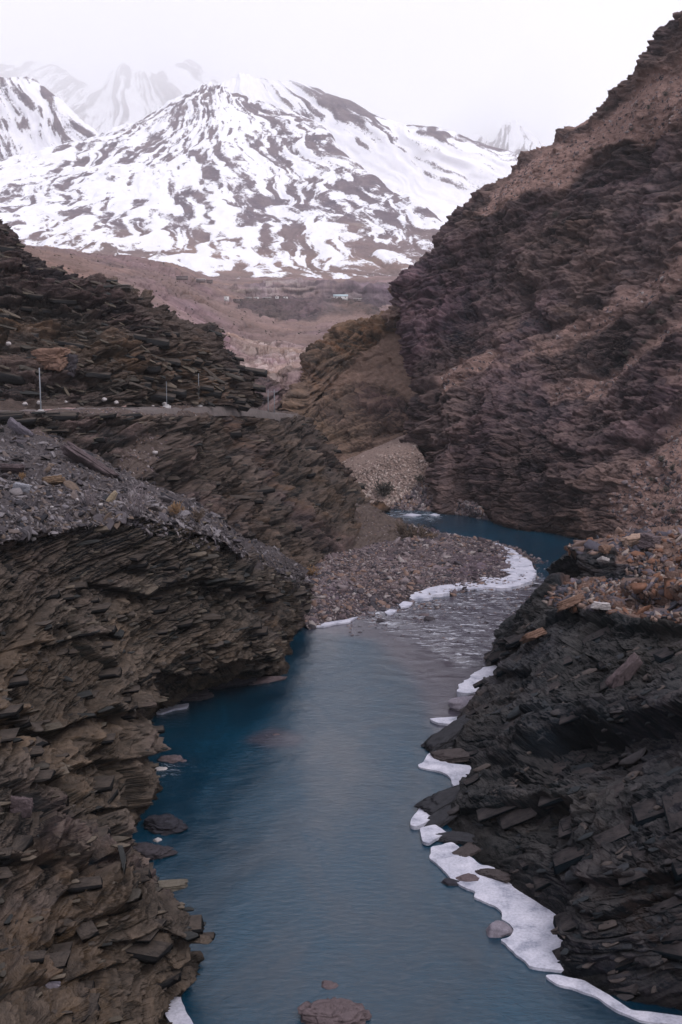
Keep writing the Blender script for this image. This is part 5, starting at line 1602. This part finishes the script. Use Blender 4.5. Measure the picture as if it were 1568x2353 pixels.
def shrub(px, py, Y, r, mat, label, seed, n=420, up=.8, twig=.035, ln=.5, group=None):
    """branching twigs with many small leaf blades"""
    rs = np.random.default_rng(seed)
    o = link('shrub', None, label=label, cat='shrub', group=group)
    o.location = P(px, py, Y)
    segs = []
    tips = []
    for k in range(26):
        d = rs.normal(size=3); d[2] = abs(d[2]) + up; d /= np.linalg.norm(d)
        a = np.array([rs.normal() * .08 * r, rs.normal() * .08 * r, -.1])
        b_ = a + d * r * rs.uniform(.5, 1.0)
        segs.append(tube(a, b_, twig * 1.4, twig * .5, 4))
        for q in range(4):
            f = rs.uniform(.4, 1); c0 = a + (b_ - a) * f
            d2 = d + rs.normal(size=3) * .5; d2 /= np.linalg.norm(d2)
            c1 = c0 + d2 * r * rs.uniform(.25, .5)
            segs.append(tube(c0, c1, twig * .7, twig * .3, 3)); tips.append((c0, c1))
    v, f = join(segs)
    link('branches', mesh_from('branches', v, f), mat, o)
    V, F = [], []
    for k in range(n):
        c0, c1 = tips[rs.integers(len(tips))]
        c = c0 + (c1 - c0) * rs.uniform(0, 1.15)
        d = rs.normal(size=3); d[2] += .5; d /= np.linalg.norm(d)
        s = np.cross(d, rs.normal(size=3)); s /= np.linalg.norm(s)
        L = ln * r * rs.uniform(.1, .3); w_ = L * .3
        b0 = len(V)
        V += [c - s * w_, c + s * w_, c + d * L]; F.append((b0, b0 + 1, b0 + 2))
    fo = link('twig_tips', mesh_from('twig_tips', np.array(V), np.array(F)), mat, o, kind='stuff')
    return o

shrub(883, 1140, surf_Y(fan_S, 883, 1140, 330) - .5, 4.2, M['shrub_dark'], 'dark round bush at the foot of the pale gravel fan', 1, n=1500)
shrub(963, 1105, surf_Y(fan_S, 963, 1105, 330) - .5, 2.2, M['shrub_dark'], 'small dark bush on the upper right of the gravel fan', 2, n=600)
shrub(958, 1248, 266, 4.4, M['shrub_brown'], 'big brown bush where the slope meets the gravel bar', 3, n=1600)
shrub(925, 1228, 272, 3.2, M['shrub_brown'], 'brown bush up the slope left of the big brown bush', 4, n=900)
shrub(985, 1243, 268, 2.2, M['shrub_rust'], 'low reddish bush right of the big brown bush', 5, n=500)
shrub(322, 1185, surf_Y(sc_S, 322, 1172, 137) - 1.0, 4.2, M['shrub_twig'], 'bare purplish twiggy bush at the lower edge of the scree', 6, n=60, up=1.6, twig=.022)
shrub(205, 1170, surf_Y(sc_S, 205, 1165, 135) - 1.0, 2.8, M['shrub_twig'], 'small bare bush left of the larger twiggy one', 7, n=40, up=1.6, twig=.02)
shrub(405, 1178, surf_Y(sc_S, 405, 1178, 145) - .4, 1.4, M['shrub_rust'], 'rust brown tuft on the narrow end of the scree', 8, n=900)
shrub(455, 1195, surf_Y(sc_S, 452, 1193, 150) - .4, 1.6, M['shrub_brown'], 'brown tuft hanging over the dark cliff edge', 9, n=800)
shrub(715, 1325, 222, 2.4, M['shrub_rust'], 'orange brown tuft at the cliff corner by the gravel bar', 10, n=900)
shrub(1040, 1280, 252, 1.5, M['shrub_brown'], 'low brown shrub in the middle of the gravel bar', 11, n=400)
shrub(51, 1158 - 60, surf_Y(sc_S, 51, 1098, 140) - .3, .8, M['shrub_rust'], 'tiny orange tuft in the left part of the scree', 12, n=300)
shrub(312, 686, 252, 2.3, M['shrub_brown'], 'dry bush on the left skyline beyond the jutting slab', 13, n=500, up=1.8)
shrub(1275, 1020 - 520, surf_Y(rm_S, 1275, 500, 380) - 1, 2.6, M['shrub_dark'], 'dark bush high on the right mountainside', 14, n=300)
# small dark bushes dotted over the scree of the mountainside
gp = 'small dark bushes on the scree of the right mountainside'
BUSH_LB = ['small dark bush on the lower right scree, lowest but two of its cluster', 'small dark bush near the frame edge above the rusty rubble scree', 'uppermost dark bush at the frame edge on the lower scree', 'small dark bush lowest and leftmost on the lower scree', 'small dark bush lowest at the frame edge on the lower scree', 'small dark bush at the top of the lower scree patch', 'small dark bush under the diagonal brown band, left of its neighbour', 'small dark bush furthest down the dark face below the diagonal band', 'small dark bush on the second brown patch below the diagonal band', 'small dark bush at the frame edge on the diagonal brown band', 'small dark bush inside the diagonal brown band, below the edge one', 'small dark bush close under the skyline, halfway up the slope', 'small dark bush on the upper scree, right of the skyline one', 'small dark bush on the upper scree near the high crags', 'topmost small dark bush on the scree below the high crags', 'small dark bush lowest on the upper scree by the skyline']
k = 0
for (x, y) in [(1497, 1105), (1530, 1130), (1545, 1080), (1505, 1165), (1548, 1180), (1520, 1060), (1480, 790), (1440, 815), (1520, 745), (1545, 690), (1500, 720), (1395, 255), (1450, 300), (1490, 250), (1530, 220), (1360, 345)]:
    o = shrub(x, y, surf_Y(rm_S, x, y, 300) - .4, 1.3 + .5 * ((k * 7) % 3) / 2, M['shrub_dark'], BUSH_LB[k], 30 + k, n=160, group=gp)
    k += 1

# ================================================================== far houses and ruins
hm, nt, b = new_mat('whitewashed_wall')
tcn = N_(nt, 'ShaderNodeTexCoord')
nt.links.new(ramp(nt, noise_node(nt, tcn.outputs['Object'], 1.0, 4), [(.3, (.5, .48, .47)), (.7, (.68, .66, .66))]), b.inputs['Base Color'])
rm_, nt, b = new_mat('blue_tin_roof')
tcn = N_(nt, 'ShaderNodeTexCoord')
nt.links.new(ramp(nt, noise_node(nt, tcn.outputs['Object'], 1.0, 4), [(.3, (.36, .46, .50)), (.7, (.48, .58, .62))]), b.inputs['Base Color'])
sm, nt, b = new_mat('stone_wall')
tcn = N_(nt, 'ShaderNodeTexCoord')
nt.links.new(ramp(nt, noise_node(nt, tcn.outputs['Object'], .8, 4), [(.3, (.10, .08, .08)), (.7, (.18, .14, .14))]), b.inputs['Base Color'])
wmn, nt, b = new_mat('dark_window')
b.inputs['Base Color'].default_value = (.03, .03, .035, 1)

def house(px, py, Y, w_, d_, h_, wall, roof, label, pitched=False):
    o = link('house', None, label=label, cat='house', group='houses and huts in the valley')
    o.location = P(px, py, Y)
    v, f = boxm((0, 0, h_ / 2 - 1), (w_, d_, h_ + 2)); link('wall', mesh_from('wall', v, f), wall, o)
    if pitched:
        z = h_
        v = np.array([(-w_ / 2 - .5, -d_ / 2 - .5, z), (w_ / 2 + .5, -d_ / 2 - .5, z), (w_ / 2 + .5, d_ / 2 + .5, z), (-w_ / 2 - .5, d_ / 2 + .5, z), (-w_ / 2 - .5, 0, z + 2.2), (w_ / 2 + .5, 0, z + 2.2)])
        f = np.array([(0, 1, 5), (0, 5, 4), (2, 3, 4), (2, 4, 5), (0, 4, 3), (1, 2, 5), (0, 3, 2), (0, 2, 1)])
    else:
        v, f = boxm((0, 0, h_ + .2), (w_ + .6, d_ + .6, .4))
    link('roof', mesh_from('roof', v, f), roof, o)
    for k in range(max(1, int(w_ / 5))):
        x = -w_ / 2 + (k + .5) * w_ / max(1, int(w_ / 5))
        v, f = boxm((x, -d_ / 2 - .03, h_ * .55), (1.1, .1, 1.2)); link('window', mesh_from('window', v, f), wmn, o)
    return o
house(521, 689, 1305, 5.5, 5, 3.6, hm, hm, 'small white cube house standing alone left of the low hill')
house(548, 691, 1308, 12, 4, 1.6, sm, sm, 'low dark hut beside the lone white house')
house(571, 688, 1310, 7, 5, 2.2, sm, hm, 'grey hut with pale roof on the left end of the low hill')
house(590, 687, 1312, 5, 4, 1.8, hm, hm, 'pale hut in the middle of the hill edge row')
house(614, 687, 1315, 10, 4, 1.5, sm, hm, 'long low hut with pale roof on the hill edge')
house(637, 686, 1318, 4, 4, 2.0, hm, hm, 'small pale hut near the right end of the hill edge row')
house(657, 686, 1320, 5, 4, 2.0, hm, sm, 'last pale hut of the hill edge row')
house(783, 686, 1340, 17, 8, 2.6, hm, rm_, 'long house with bluish tin roof on the right of the low hill', True)
house(822, 690, 1340, 9, 5, 1.8, sm, hm, 'low hut right of the tin-roofed house')
for i, (x, y, w2, lb) in enumerate([(419, 640, 11, 'dark stone shelter on the brown slope, left one'), (462, 646, 10, 'dark stone shelter on the brown slope, middle one with pale top'), (482, 648, 7, 'small dark stone shelter on the brown slope, right one')]):
    o = link('stone_hut', None, label=lb, cat='stone hut', group='stone shelters on the brown slope')
    o.location = P(x, y, [1130, 1240, 1350][i])
    v, f = boxm((0, 0, .2), (w2, 5, 3.4)); link('wall', mesh_from('wall', v, f), sm, o)
    v, f = boxm((0, 0, 2.1), (w2 + 1, 6, .5)); link('roof', mesh_from('roof', v, f), hm if i == 1 else sm, o)
